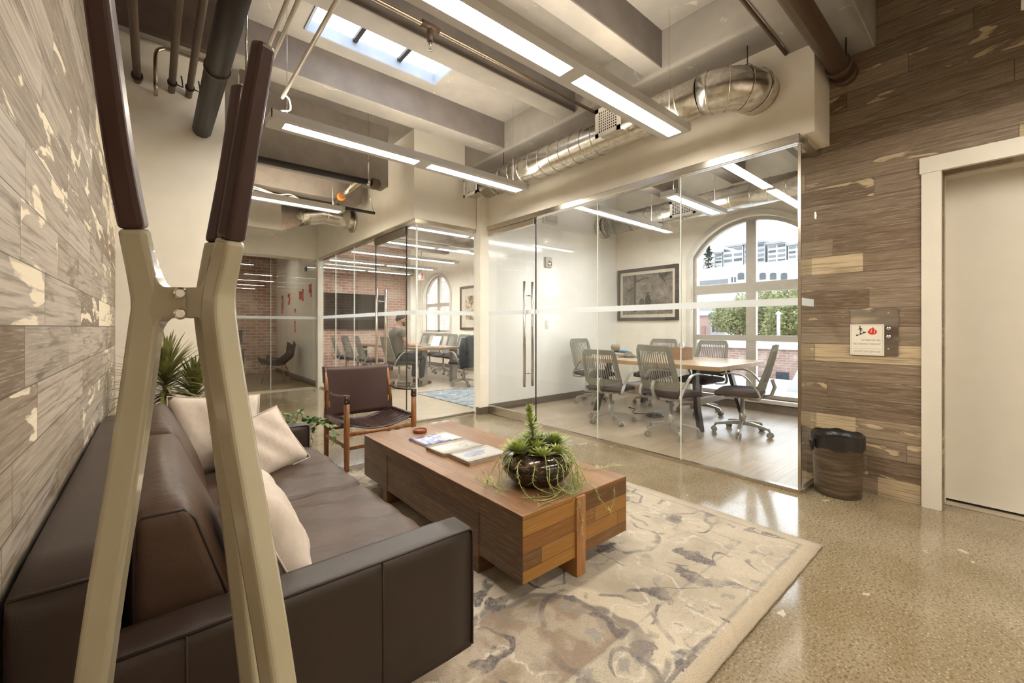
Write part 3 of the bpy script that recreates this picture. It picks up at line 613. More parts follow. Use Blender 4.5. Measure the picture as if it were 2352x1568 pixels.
# corridor clutter
pipe('shiny_pipe', 'shiny pipe with an orange collar slanting under the corridor beams', [(1.78, 4.75, 2.80), (1.90, 6.0, 2.86)], .038, M['copper_pipe'],
     [('orange_collar', MB().tube([(1.862, 5.6, 2.84), (1.868, 5.66, 2.843)], .05, 16), plain('orange_tape', (.75, .22, .03, 1), .5)), ('clamp', MB().tube([(1.83, 5.25, 2.825), (1.832, 5.28, 2.825)], .045, 16), M['chrome'])])
for i, (z, dx) in enumerate(((2.80, 0), (2.775, .04), (2.75, .02))):
    pipe('loose_cable', ['upper white loose cable above the corridor light bar', 'middle white loose cable above the corridor light bar', 'lower white loose cable above the corridor light bar'][i],
         smooth_path([(.43, 5.8, z), (.9 + dx, 5.8, z + .01), (1.15 + dx, 5.82, z - .03), (1.32 + dx, 5.85, z + .01), (1.5 + dx, 5.88, z - .06)], 6), .008, M['white_plastic'], cat='cable', group='loose cables over the corridor')
bx = thing('wall_bracket', 'short dark bracket bar on a thin wire below the corridor beam', 'bracket', (2.1, 5.6, 2.66), world=True)
B(1.86, 2.3, 5.58, 5.62, 2.68, 2.71).build('bar', M['black_metal'], bx); MB().tube([(2.29, 5.6, 2.7), (2.22, 5.6, 2.95), (2.20, 5.6, 3.4)], .004, 6).build('wire', M['chrome'], bx)
# ------------------------------------------------------------------ soft shapes
def soft_box(mb, x0, x1, y0, y1, z0, z1, r, bulge=(0, 0, 0), n=10, fn=None):
    c = Vector(((x0 + x1) / 2, (y0 + y1) / 2, (z0 + z1) / 2)); h = Vector(((x1 - x0) / 2, (y1 - y0) / 2, (z1 - z0) / 2))
    ts = [-1 + 2 * i / n for i in range(n + 1)]; ts = [sin(t * pi / 2) * .35 + t * .65 for t in ts]
    for ax in range(3):
        a, b = (ax + 1) % 3, (ax + 2) % 3
        for sgn in (-1, 1):
            vs = []
            for v in ts:
                for u in ts:
                    p = Vector((0, 0, 0)); p[ax] = sgn; p[a] = u; p[b] = v
                    q = Vector([p[i] * h[i] for i in range(3)]); inn = Vector([max(-(h[i] - r), min(h[i] - r, q[i])) for i in range(3)])
                    d = q - inn
                    if d.length > 1e-9: q = inn + d.normalized() * r
                    for i in range(3):
                        j, k = (i + 1) % 3, (i + 2) % 3
                        q[i] += bulge[i] * (q[i] / h[i]) * max(0, 1 - (q[j] / h[j]) ** 2) * max(0, 1 - (q[k] / h[k]) ** 2)
                    w = c + q; vs.append(fn(w) if fn else w)
            m = n + 1
            mb.add(vs, [(j * m + i, j * m + i + 1, (j + 1) * m + i + 1, (j + 1) * m + i) for j in range(n) for i in range(n)], True)
    return mb
def pillow_mb(size, thick, mat4, n=16):
    mb = MB()
    for s in (1, -1):
        def f(u, v):
            a, b = 2 * u - 1, 2 * v - 1
            e = 1 - .07 * (1 - a * a) if True else 1; g = 1 - .07 * (1 - b * b)
            t = ((1 - a ** 4) * (1 - b ** 4)) ** .62
            wr = .006 * sin(a * 9 + b * 5) * t
            return mat4 @ Vector((a * size / 2 * g, b * size / 2 * e, s * (thick / 2 * t + wr)))
        mb.grid(f, n, n)
    return mb
def frame(c, x, y):      # matrix with origin c, x and y directions
    x = Vector(x).normalized(); z = x.cross(Vector(y)).normalized(); y = z.cross(x)
    return Matrix(((x.x, y.x, z.x, c[0]), (x.y, y.y, z.y, c[1]), (x.z, y.z, z.z, c[2]), (0, 0, 0, 1)))

# ------------------------------------------------------------------ sofa
L, L2, SE = M['leather'], M['leather_light'], M['seam']
sf = thing('sofa', 'long brown leather sofa against the pale board wall', 'sofa', (.27, 1.97, 0), world=True)
for y0, y1 in ((1.04, 1.155), (2.785, 2.90)):
    a = soft_box(MB(), -.185, .735, y0, y1, .185, .55, .016, n=8).build('arm', L, sf)
    yo = y0 if y0 < 2 else y1; m = MB()
    m.tube([(-.06, y0 + .004, .546), (.722, y0 + .004, .546), (.731, y0 + .004, .535), (.731, y0 + .004, .2)], .0032, 6)
    m.tube([(.05, y0 - .0005, .545), (.05, y0 - .0005, .19)], .0022, 5); m.tube([(.45, y0 - .0005, .545), (.45, y0 - .0005, .19)], .0022, 5); m.build('piping', SE, a)
bk = soft_box(MB(), -.188, -.055, 1.04, 2.90, .185, .712, .014, n=8).build('back_frame', L, sf)
MB().tube([(-.18, 1.044, .708), (-.07, 1.044, .708), (-.06, 1.044, .70), (-.06, 1.044, .56)], .003, 6).build('piping', SE, bk)
soft_box(MB(), -.05, .69, 1.155, 2.785, .185, .30, .012, n=6).build('seat_frame', L, sf)
for y0, y1 in ((1.158, 1.97), (1.972, 2.782)):
    def sag(w):
        return Vector((w.x, w.y, w.z + .006 * sin(w.y * 31 + w.x * 9) * (w.z > .4) + .004 * sin(w.x * 37 - w.y * 13) * (w.z > .4)))
    sc = soft_box(MB(), -.05, .755, y0, y1, .29, .425, .045, (.015, 0, .028), 18, sag).build('seat_cushion', L2, sf)
for y0, y1 in ((1.17, 2.0), (2.005, 2.775)):
    def lean(w):
        k = (w.z - .42) / .34; xr = -.045
        return Vector((xr + .012 * k + (w.x - xr) * (1 - .56 * k), w.y, w.z))
    bc = soft_box(MB(), -.045, .175, y0, y1, .40, .76, .035, (.035, .0, .035), 14, lean).build('back_cushion', L2, sf)
    m = MB(); ye = y0 + .008
    m.tube([lean(Vector(p)) for p in ((-.035, ye, .45), (-.036, ye, .72), (-.015, ye, .748), (.14, ye, .748), (.166, ye, .72), (.166, ye, .45))], .0035, 6)
    m.build('piping', SE, bc)
for x in (-.12, .50):
    for y in (1.22, 2.72): B(x - .025, x + .025, y - .025, y + .025, .0135 if x > 0 else 0, .19).build('leg', M['dark'], sf)

def pillow(label, c, x, y, size, thick):
    mt = frame(c, x, y); b = Vector(c) - Vector((0, 0, size / 2))
    p = thing('throw_pillow', label, 'pillow', b, 0, 'pale pillows on the sofa', world=True)
    pillow_mb(size, thick, mt).build('cover', M['pillow'], p)
    s = size / 2; pts = [mt @ Vector(q) for q in ((-s, -s, 0), (0, -s * .93, 0), (s, -s, 0), (s * .93, 0, 0), (s, s, 0), (0, s * .93, 0), (-s, s, 0), (-s * .93, 0, 0), (-s, -s, 0))]
    MB().tube(pts, .003, 5).build('piping', M['pillow'], p)
pillow('pale pillow at the back of the sofa, propped in its far corner', (.24, 2.60, .61), (1, .05, -.08), (.10, .45, 1), .40, .13)
pillow('pale pillow lying tilted on the seat in front of another by the far arm', (.415, 2.40, .56), (.26, .1, .065), (-.2, .12, .23), .33, .12)
pillow('pale pillow at the near end of the sofa, seen edge on behind the near arm', (.245, 1.375, .575), (.05, 1, 0), (-.42, .0, .95), .36, .15)

# ------------------------------------------------------------------ rug
t = NT('faded_floral_rug'); v = t.obj(); s3 = t.sep(v)
RX, RY = 1.31, 1.425        # half sizes
warp = t.node('ShaderNodeVectorMath', {0: v, 1: t.node('ShaderNodeVectorMath', {0: t.noise(v, 2.4, 2., out=1), 'Scale': .5}, operation='SCALE').outputs[0]}, operation='ADD').outputs[0]
warp2 = t.node('ShaderNodeVectorMath', {0: v, 1: t.node('ShaderNodeVectorMath', {0: t.noise(v, 9., 3., out=1), 'Scale': .10}, operation='SCALE').outputs[0]}, operation='ADD').outputs[0]
edge = t.m_('MINIMUM', t.m_('SUBTRACT', RX, t.m_('ABSOLUTE', s3[0])), t.m_('SUBTRACT', RY, t.m_('ABSOLUTE', s3[1])))
fade = t.noise(v, 3.2, 4., .6)
base = t.mix(t.step(fade, .35, .65), (.34, .295, .225, 1), (.48, .425, .335, 1))
# medallions : ragged rounds in a warm brown
md = t.voro(warp, 1.25, out='Distance', rnd=.8)
inner_bg = t.mix(t.step(t.noise(warp2, 7., 4.), .42, .58), (.25, .185, .13, 1), (.40, .335, .26, 1))
mk = t.m_('MULTIPLY', t.step(md, .34, .31), t.m_('GREATER_THAN', t.sep(t.voro(warp, 1.25, out='Color', rnd=.8))[0], .42)); base = t.mix(t.m_('MULTIPLY', mk, .85), base, inner_bg)
for mx, my, mr in ((-.17, -.80, .50), (-.05, -.20, .22), (-.40, .62, .45), (.55, 1.30, .40)):
    dd = t.node('ShaderNodeVectorMath', {0: warp, 1: (mx, my, 0)}, operation='DISTANCE').outputs['Value']
    base = t.mix(t.m_('MULTIPLY', t.m_('MULTIPLY', t.step(dd, mr, mr - .03), t.m_('GREATER_THAN', edge, .292)), .9), base, inner_bg)
    base = t.mix(t.m_('MULTIPLY', t.m_('MULTIPLY', t.step(dd, mr, mr + .015), t.step(dd, mr + .15, mr + .11)), .75), base, (.58, .51, .395, 1))
    base = t.mix(t.m_('MULTIPLY', t.m_('MULTIPLY', t.step(dd, mr - .025, mr - .01), t.step(dd, mr + .02, mr + .005)), .7), base, (.13, .11, .10, 1))
rim = t.m_('MULTIPLY', t.m_('MULTIPLY', t.step(md, .29, .31), t.step(md, .35, .33)), t.step(t.noise(v, 6., 2.), .42, .5))
gaps = t.step(t.noise(v, 5., 3., .6), .44, .52)
def lines(sc, off, w, src): return t.step(t.m_('ABSOLUTE', t.m_('SUBTRACT', t.noise(t.node('ShaderNodeVectorMath', {0: src, 1: (off, off * .7, 0)}, operation='ADD').outputs[0], sc, 1.0, .4), .5)), w, w * .45)
vine = t.m_('MULTIPLY', lines(2.6, 3.1, .016, warp), gaps); vine2 = lines(4.4, 8.7, .020, warp2); vine3 = t.m_('MULTIPLY', lines(6., 1.3, .022, warp2), t.m_('SUBTRACT', 1., gaps))
def blobs(sc, st, lo, hi, ch, thr, src=None):
    q = t.node('ShaderNodeVectorMath', {0: src or warp2, 1: st}, operation='MULTIPLY').outputs[0]
    return t.m_('MULTIPLY', t.step(t.voro(q, sc), hi, lo), t.m_('GREATER_THAN', t.sep(t.voro(q, sc, out='Color'))[ch], thr))
warp3 = t.node('ShaderNodeVectorMath', {0: v, 1: t.node('ShaderNodeVectorMath', {0: t.noise(v, 16., 3., out=1), 'Scale': .13}, operation='SCALE').outputs[0]}, operation='ADD').outputs[0]
leaf = t.m_('MAXIMUM', blobs(4.6, (1, .5, 1), .21, .26, 0, .42, warp3), blobs(6.4, (.5, 1, 1), .21, .26, 1, .46, warp3))
leaf2 = t.m_('MAXIMUM', blobs(7.6, (.7, 1.1, 1), .16, .21, 2, .42, warp3), blobs(9.5, (1.1, .7, 1), .17, .21, 0, .46, warp3))
flower = blobs(3.6, (1, 1, 1), .22, .30, 2, .55)
dk = t.m_('MAXIMUM', t.m_('MAXIMUM', vine, leaf), t.m_('MULTIPLY', rim, .8))
worn = t.m_('MULTIPLY', t.step(t.noise(v, 8., 5., .7), .36, .54), t.m_('MULTIPLY_ADD', t.step(t.noise(v, 75., 2., .6), .40, .55), .5, .5))
c = t.mix(t.m_('MULTIPLY', flower, .55), base, (.41, .40, .36, 1))
c = t.mix(t.m_('MULTIPLY', vine2, t.m_('MULTIPLY', worn, .6)), c, (.66, .62, .54, 1))
c = t.mix(t.m_('MULTIPLY', vine3, t.m_('MULTIPLY', worn, .7)), c, (.28, .25, .22, 1))
c = t.mix(t.m_('MULTIPLY', leaf2, t.m_('MULTIPLY_ADD', worn, .55, .2)), c, (.25, .245, .24, 1))
c = t.mix(t.m_('MULTIPLY', dk, t.m_('MULTIPLY_ADD', worn, .6, .38)), c, (.085, .075, .085, 1))
# border band lines
def band(a, b): return t.m_('MULTIPLY', t.m_('GREATER_THAN', edge, a), t.m_('LESS_THAN', edge, b))
inner = t.m_('MULTIPLY', band(.075, .30), .0)
c = t.mix(t.m_('MULTIPLY', t.m_('ADD', band(.072, .084), band(.285, .296)), t.m_('MULTIPLY', worn, .6)), c, (.2, .18, .17, 1))
c = t.mix(t.m_('MULTIPLY', band(.09, .28), .22), c, t.mix(leaf2, (.50, .44, .35, 1), (.22, .21, .20, 1)))
c = t.mix(t.m_('MULTIPLY', t.m_('LESS_THAN', edge, .065), .9), c, (.46, .385, .285, 1))
pile = t.noise(v, 220., 2.); c = t.mix(t.m_('MULTIPLY', t.step(pile, .45, .7), .36), c, (.14, .10, .065, 1))
t.bump(pile, .5, .006); M['rug'] = t.fin(c, .95, sheen=.2)
soft_rug = MB()
nx, ny = 40, 44
def rugf(u, w_): 
    x = -RX + 2 * RX * u; y = -RY + 2 * RY * w_
    j = .0015 * sin(y * 61) + .002 * sin(y * 13 + 1) if u in (0, 1) else 0; k = .0015 * sin(x * 57) if w_ in (0, 1) else 0
    return Vector((1.345 + x + (j if u == 1 else -j), 2.055 + y + k, .013 + .0015 * sin(x * 5) * sin(y * 4)))
soft_rug.grid(rugf, nx, ny)
rug = tag(soft_rug.build('rug', M['rug'], None, (1.345, 2.055, 0)), 'large faded cream floral rug under the wood block table', 'rug')
md = rug.modifiers.new('s', 'SOLIDIFY'); md.thickness = .0125; md.offset = -1

# ------------------------------------------------------------------ coffee table of stacked boards
TW = [(0, (.09, .036, .009, 1)), (.2, (.26, .105, .012, 1)), (.4, (.34, .15, .018, 1)), (.55, (.13, .055, .012, 1)), (.75, (.29, .12, .014, 1)), (1, (.36, .17, .025, 1))]
M['block_top'] = planks('table_boards_top', 'YX', .1436, 1.15, [(0, (.165, .078, .030, 1)), (.4, (.23, .113, .045, 1)), (.7, (.19, .09, .036, 1)), (1, (.265, .135, .056, 1))], None, 0, .32, .009, .42, bump=.25, sat_noise=.25)
M['block_side'] = planks('table_boards_side', 'YZ', .07, .8, [(0, (.075, .030, .012, 1)), (.5, (.11, .046, .017, 1)), (1, (.15, .066, .024, 1))], None, 0, .3, .02, .45, bump=.3, sat_noise=.4)
M['block_end'] = planks('table_boards_end', 'XZ', .07, .62, TW, None, 0, .25, .022, .45, bump=.3, sat_noise=.3)
def by_normal(o, fn):
    for p in o.data.polygons: p.material_index = fn(p.normal)
tb = thing('coffee_table', 'low coffee table built as a thick block of warm reclaimed boards', 'coffee table', (1.5, 2.12, .013), world=True)
o = B(1.143, 1.86, 1.278, 2.965, .10, .38).build('block', [M['block_top'], M['block_side'], M['block_end']], tb, bevel=.003)
by_normal(o, lambda n: 0 if abs(n.z) > .7 else (1 if abs(n.x) > .7 else 2))
M['leg_wood'] = planks('table_leg_board', 'ZX', .5, .9, [(0, (.36, .155, .042, 1)), (1, (.42, .19, .06, 1))], None, 0, .4, .001, .45, bump=.2)
B(1.462, 1.522, 1.266, 1.55, .013, .375).build('leg', M['leg_wood'], tb, bevel=.002)
B(1.462, 1.522, 2.70, 2.977, .013, .375).build('leg', M['leg_wood'], tb, bevel=.002)
B(1.1395, 1.85, 1.58, 1.645, .013, .32).build('leg', M['block_side'], tb, bevel=.002)
B(1.1395, 1.85, 2.58, 2.645, .013, .32).build('leg', M['block_side'], tb, bevel=.002)

# coaster
cs = thing('coaster', 'small round red wooden dish on the far end of the coffee table', 'coaster', (1.485, 2.785, .38), world=True)
MB().lathe([(.001, 0), (.046, 0), (.05, .004), (.05, .022), (.046, .024), (.042, .021), (.041, .010), (.001, .008)], (1.485, 2.785, .38), 32).build('dish', plain('red_wood', (.20, .055, .022, 1), .4, var=.2), cs)
MB().lathe([(.001, .0085), (.0405, .0105)], (1.485, 2.785, .38), 32).build('inset', plain('cork', (.40, .22, .12, 1), .8, var=.15, scale=80), cs)

# magazines
def cover_mat(name, kind):
    t = NT(name); v = t.obj(); s = t.sep(v); x, y = s[0], s[1]
    if kind == 'blue':
        n = t.noise(v, 16., 4., .6)
        c = t.ramp(n, [(.3, (.05, .07, .24, 1)), (.45, (.16, .20, .42, 1)), (.55, (.50, .54, .62, 1)), (.7, (.55, .54, .53, 1))])
        c = t.mix(t.m_('MULTIPLY', t.step(t.noise(v, 11., 2.), .58, .62), .8), c, (.62, .12, .07, 1))
        c = t.mix(t.m_('GREATER_THAN', x, .055), c, (.66, .62, .54, 1)); c = t.mix(t.m_('LESS_THAN', x, -.128), c, (.12, .14, .32, 1))
    elif kind == 'grey':
        n = t.noise(t.node('ShaderNodeVectorMath', {0: v, 1: (1, 3, 1)}, operation='MULTIPLY').outputs[0], 7., 5., .6)
        c = t.ramp(n, [(.3, (.36, .34, .29, 1)), (.5, (.40, .385, .34, 1)), (.7, (.50, .50, .50, 1))])
        d = t.node('ShaderNodeVectorMath', {0: v, 1: (.05, -.03, 0)}, operation='DISTANCE').outputs['Value']
        c = t.mix(t.m_('MULTIPLY', t.m_('GREATER_THAN', d, .024), t.m_('LESS_THAN', d, .029)), c, (.12, .11, .10, 1))
    else:
        c = t.mix(t.noise(v, 3., 2.), (.47, .455, .44, 1), (.43, .415, .40, 1))
        e = t.node('ShaderNodeVectorMath', {0: v, 1: (1, 1.9, 1)}, operation='MULTIPLY').outputs[0]
        d = t.m_('ADD', t.node('ShaderNodeVectorMath', {0: e, 1: (-.02, .0, 0)}, operation='DISTANCE').outputs['Value'], t.m_('MULTIPLY', t.noise(v, 12., 2.), .09))
        bird = t.step(d, .135, .128); bl = t.noise(v, 30., 4., .65)
        c = t.mix(bird, c, t.ramp(bl, [(.3, (.08, .085, .10, 1)), (.48, (.30, .32, .36, 1)), (.58, (.16, .22, .42, 1)), (.68, (.62, .60, .58, 1))]))
    return t.fin(c, .22)
M['pages'] = plain('magazine_pages', (.50, .42, .33, 1), .8, var=.25, scale=40., stretch=(1, 1, 25))
def magazine(label, c, rz, w, h, z0, th, kind):
    r = thing('magazine', label, 'magazine', (c[0], c[1], z0), rz, 'magazines fanned on the coffee table')
    B(-w / 2, w / 2, -h / 2, h / 2, 0, th).build('pages', M['pages'], r)
    o = MB().grid(lambda u, v: Vector((-w / 2 - .001 + (w + .002) * u, -h / 2 - .001 + (h + .002) * v, th + .0004 + .004 * max(0, (.3 - u)) ** 1.5)), 12, 4).build('cover', cover_mat(kind + '_cover', kind), r)
    o.modifiers.new('s', 'SOLIDIFY').thickness = .0008
    return r
def lettering(parent, text, loc, size, mat, rot=(0, 0, 0), align='CENTER', name='lettering', ext=.0004, sx=1):
    cu = bpy.data.curves.new(name, 'FONT'); cu.body = text; cu.size = size; cu.align_x = align; cu.align_y = 'CENTER'; cu.extrude = ext
    tmp = bpy.data.objects.new(name, cu); COL.objects.link(tmp)
    dg = bpy.context.evaluated_depsgraph_get(); me = bpy.data.meshes.new_from_object(tmp.evaluated_get(dg)); bpy.data.objects.remove(tmp)
    me.materials.clear(); me.materials.append(mat)
    o = bpy.data.objects.new(name, me); COL.objects.link(o); o.parent = parent; o.location = loc; o.rotation_euler = rot; o.scale = (sx, 1, 1); return o
INK = plain('ink', (.035, .03, .03, 1), .6); REDINK = plain('red_ink', (.62, .035, .02, 1), .5); ORANGEINK = plain('orange_ink', (.75, .16, .05, 1), .4); GREYINK = plain('grey_ink', (.22, .2, .2, 1), .6)
magazine('thin magazine with dark spine just under the blue one', (1.468, 2.532), .01, .292, .215, .38, .006, 'grey')
magazine('blue covered magazine with red title, nearest the round coaster', (1.47, 2.53), .03, .292, .215, .3865, .004, 'blue')
magazine('thick grey paged magazine under the middle one', (1.452, 2.27), -.02, .290, .212, .38, .013, 'grey')
magazine('grey covered magazine in the middle of the row on the coffee table', (1.447, 2.268), .02, .292, .214, .3945, .005, 'grey')
magazine('thick magazine at the bottom of the pile by the planter', (1.470, 2.035), .02, .278, .205, .38, .016, 'grey')
magazine('white covered magazine with a bird picture, on the pile beside the planter', (1.466, 2.038), -.005, .282, .208, .3975, .006, 'bird')

# ------------------------------------------------------------------ glass bowl of succulents
GREEN = lambda n, a, b: plain(n, a, .5, var=b, scale=25)
M['succ'] = plain('succulent_green', (.26, .32, .09, 1), .4, var=.3, scale=18)
M['succ_light'] = plain('succulent_lime', (.37, .42, .125, 1), .45, var=.25, scale=18)
M['vine'] = plain('trailing_vine', (.36, .40, .13, 1), .5, var=.25, scale=20)
M['soil'] = plain('dark_soil', (.05, .032, .022, 1), .95, var=.4, scale=80)
t = NT('smoky_brown_glass'); v = t.obj()
sw = t.noise(t.node('ShaderNodeVectorMath', {0: v, 1: (1, 1, 2.4)}, operation='MULTIPLY').outputs[0], 9., 5., .55, 1.5)
M['bowl'] = t.fin(t.mix(t.step(sw, .5, .68), (.022, .012, .008, 1), (.15, .095, .055, 1)), .16, spec=.5, coat=.25)
PC = Vector((1.455, 1.52, .38))
pl = thing('planter', 'smoky brown glass bowl of succulents with trailing stems on the coffee table', 'planter', PC, world=True)
prof = [(.001, 0), (.085, 0), (.11, .006), (.145, .035), (.17, .07), (.176, .095), (.168, .12), (.145, .142), (.115, .155), (.105, .154), (.12, .145), (.15, .12), (.16, .095)]
MB().lathe(prof, PC, 48).build('bowl', M['bowl'], pl)
MB().lathe([(.001, .145), (.06, .142), (.118, .136)], PC, 24).build('soil', M['soil'], pl)
rnd = random.Random(11)
def rosette(m, c, n, L, w, tilt0=.2, tilt1=1.35, up=Vector((0, 0, 1)), bend=.05):
    for i in range(n):
        a = i * 2.39996; k = (i + .5) / n; el = tilt1 - (tilt1 - tilt0) * k
        d = Vector((cos(a) * cos(el), sin(a) * cos(el), sin(el)))
        m.leaf(Vector(c) + Vector((cos(a), sin(a), 0)) * .004, d, up, L * (.55 + .5 * k) * rnd.uniform(.85, 1.1), w * rnd.uniform(.8, 1.1), bend)
for c, n, L_, w_, mt in (((-.10, .03, .16), 70, .105, .015, 'succ_light'), ((.10, -.02, .17), 80, .105, .013, 'succ'), ((-.045, -.085, .155), 44, .075, .011, 'succ_light'), ((.03, .09, .165), 60, .10, .011, 'succ'), ((.07, .05, .175), 40, .09, .010, 'succ'), ((-.01, .0, .165), 60, .095, .010, 'succ_light'), ((.045, -.10, .16), 40, .07, .009, 'succ_light')):
    m = MB(); rosette(m, PC + Vector(c), n, L_, w_); m.build('succulent', M[mt], pl)
# tall spiky stem
m = MB(); st = [PC + Vector((-.012 + .012 * sin(i * .5), .03, .15 + .0205 * i)) for i in range(11)]
for i, p in enumerate(st):
    k = i / 10; n = 20
    for j in range(n):
        a = j * 2 * pi / n + i * .7; el = .15 + .9 * k; d = Vector((cos(a) * cos(el), sin(a) * cos(el), sin(el)))
        m.leaf(p + Vector((0, 0, rnd.uniform(-.009, .009))), d, (0, 0, 1), (.088 - .045 * k) * rnd.uniform(.8, 1.15), .0072, .22, 3)
tall = m.build('tall_succulent', M['succ_light'], pl); MB().tube(st, [.005] * 10 + [.002], 6).build('stem', M['succ'], tall)
# trailing stems
def vine(path, leafy=True):
    m = MB(); pts = smooth_path([PC + Vector(q) for q in path], 8); m.tube(pts, [.0023 - .0012 * i / len(pts) for i in range(len(pts))], 5)
    if leafy:
        for i in range(4, len(pts)):
            for _ in (0, 1):
                d = (pts[i] - pts[i - 1]).normalized() * .8 + Vector((rnd.uniform(-1, 1), rnd.uniform(-1, 1), rnd.uniform(-.2, 1)))
                m.leaf(pts[i], d, (0, 0, 1), rnd.uniform(.012, .032), .0017, .15, 2)
    m.build('trailing_stem', M['vine'], pl)
for i in range(13):
    a = rnd.uniform(0, 2 * pi); R = rnd.uniform(.20, .34); b = a + rnd.uniform(-.9, .9)
    p0 = (cos(a) * .07, sin(a) * .07, .15); p1 = (cos(a) * .15, sin(a) * .15, .165); p2 = (cos(a) * .192, sin(a) * .192, .09 + rnd.uniform(-.02, .03))
    p3 = (cos(a + .1) * .205, sin(a + .1) * .205, .012); e = [p0, p1, p2, p3, (cos(b) * R, sin(b) * R, .006)]
    ex, ey = cos(b) * R, sin(b) * R
    if ey < -.23 or abs(ex) > .29: e[-1] = (ex * .75, ey * .75, .006)
    vine(e)
# stems hanging over the near edge of the table and lying towards its corners
vine([(.03, -.09, .15), (.04, -.17, .13), (.03, -.20, .05), (.02, -.225, .008), (.012, -.252, -.02), (.03, -.262, -.10), (.02, -.264, -.17)])
vine([(.06, -.07, .15), (.10, -.17, .11), (.12, -.215, .03), (.14, -.247, .004), (.17, -.264, -.06), (.23, -.268, -.115), (.27, -.268, -.06), (.265, -.27, -.03)])
vine([(.08, 0, .15), (.18, -.02, .13), (.24, -.02, .05), (.30, -.05, .01), (.36, -.09, .008), (.43, -.12, .015), (.47, -.16, .02)])
vine([(-.08, -.02, .15), (-.17, -.05, .13), (-.195, -.1, .05), (-.18, -.17, .008), (-.10, -.20, .006), (-.02, -.19, .02)])
vine([(-.08, .04, .15), (-.16, .03, .14), (-.22, .02, .07), (-.255, -.03, .02), (-.285, -.02, .06), (-.29, .02, .09)])
vine([(-.06, .08, .15), (-.13, .11, .14), (-.2, .12, .05), (-.25, .1, .01), (-.27, .05, .05), (-.28, .1, .1)])
vine([(0, -.08, .15), (-.03, -.17, .14), (-.06, -.2, .06), (-.01, -.23, .01), (.06, -.24, .03), (.05, -.22, .09)])
for i in range(7):
    a = -2.4 + i * .4; vine([(cos(a) * .09, sin(a) * .09, .15), (cos(a) * .17, sin(a) * .17, .12), (cos(a) * .19, sin(a) * .19, .05), (cos(a + .5) * .19, sin(a + .5) * .19, .01), (cos(a + 1.0) * .15, sin(a + 1.) * .18, .03)], i % 2 == 0)

# ------------------------------------------------------------------ leather sling chair
ch = thing('sling_armchair', 'dark oxblood leather sling armchair with a slim wooden frame', 'armchair', (1.41, 3.6, 0), world=True)
W_, X_ = M['rosewood'], M['ox_leather']
X0, X1, YF, YB = 1.155, 1.70, 3.36, 3.87
def post(x, y, z1, lean=0.): 
    r = .019
    return MB().tube([(x, y, .013 if y < 3.49 else 0), (x, y, .1), (x, y, .35), (x, y + lean, z1)], [.019, .021, .023, .020], 12)
fl, fr = post(X0, YF, .605).build('front_leg', W_, ch), post(X1 + .03, YF, .605).build('front_leg', W_, ch)
post(X0, YB, .58, .0).build('rear_leg', W_, ch); post(X1 + .03, YB, .58, .0).build('rear_leg', W_, ch)
for x in (X0, X1 + .03):
    MB().tube([(x, YB - .02, .40), (x, YB - .005, .6), (x, YB + .045, .79)], .017, 10).build('back_post', W_, ch)
    MB().tube([(x, YF, .375), (x, YB, .375)], .015, 10).build('side_rail', W_, ch); MB().tube([(x, YF, .20), (x, YB, .20)], .014, 10).build('side_rail', W_, ch)
    MB().box(x - .022, x + .022, YB - .026, YB - .018, .44, .50).build('bracket', M['brass'], ch)
    MB().tube([(x, YF - .0, .60), (x, YF + .02, .607), (x, YF + .16, .588), (x, YF + .33, .578), (x, YB - .0, .59)], .008, 8).build('arm_strap', X_, ch)
    cp = MB().tube([(x, YF, .545), (x, YF, .608), (x, YF, .612)], [.024, .024, .018], 12).build('arm_cap', X_, ch)
    for z in (.565, .595): MB().lathe([(.0, 0), (.004, 0), (.003, .003), (0, .004)], (x - .012, YF - .026, z), 8, axis='Y').build('stud', M['brass'], cp)
MB().tube([(X0, YF, .30), (X1 + .03, YF, .30)], .015, 10).build('front_rail', W_, ch); MB().tube([(X0, YB, .30), (X1 + .03, YB, .30)], .015, 10).build('rear_rail', W_, ch)
MB().tube([(X0, YF, .19), (X1 + .03, YF, .19)], .013, 10).build('front_rail', W_, ch); MB().tube([(X0, YB, .25), (X1 + .03, YB, .25)], .012, 10).build('rear_rail', W_, ch)
xa, xb = X0 - .018, X1 + .048
def backf(u, v):     # sling back : wraps the two back posts
    x = xa + (xb - xa) * u; b = 4 * u * (1 - u)
    return Vector((x - .03 * v * 0, YB - .045 + .075 * v + .055 * b * (1 - .45 * v), .355 + .44 * v - .012 * b * v))
o = MB().grid(backf, 20, 12).build('back_sling', X_, ch); o.modifiers.new('s', 'SOLIDIFY').thickness = .007
for x in (X0, X1 + .03): MB().tube([(x, YB + .022, .655), (x, YB + .050, .797)], .023, 12).build('back_sleeve', X_, ch)
def seatf(u, v):
    x = xa + (xb - xa) * u; b = 4 * u * (1 - u)
    return Vector((x, YF + .02 + (YB - YF - .03) * v, .392 - .075 * b * (1 - .25 * v) - .01 * v))
o = MB().grid(seatf, 20, 12).build('seat_sling', X_, ch); o.modifiers.new('s', 'SOLIDIFY').thickness = .007
m = MB()
for i in range(7):
    y = YF + .06 + i * .065; m.tube([(X0 + .02, y, .385), (1.42, y + .01, .308), (X1 + .01, y, .385)], .0035, 5)
m.build('lacing', M['seam'], ch)
for x in (X0 - .002, X1 + .032): soft_box(MB(), x - .02, x + .02, YF + .03, YB - .05, .345, .398, .014, n=5).build('seat_sleeve', X_, ch)

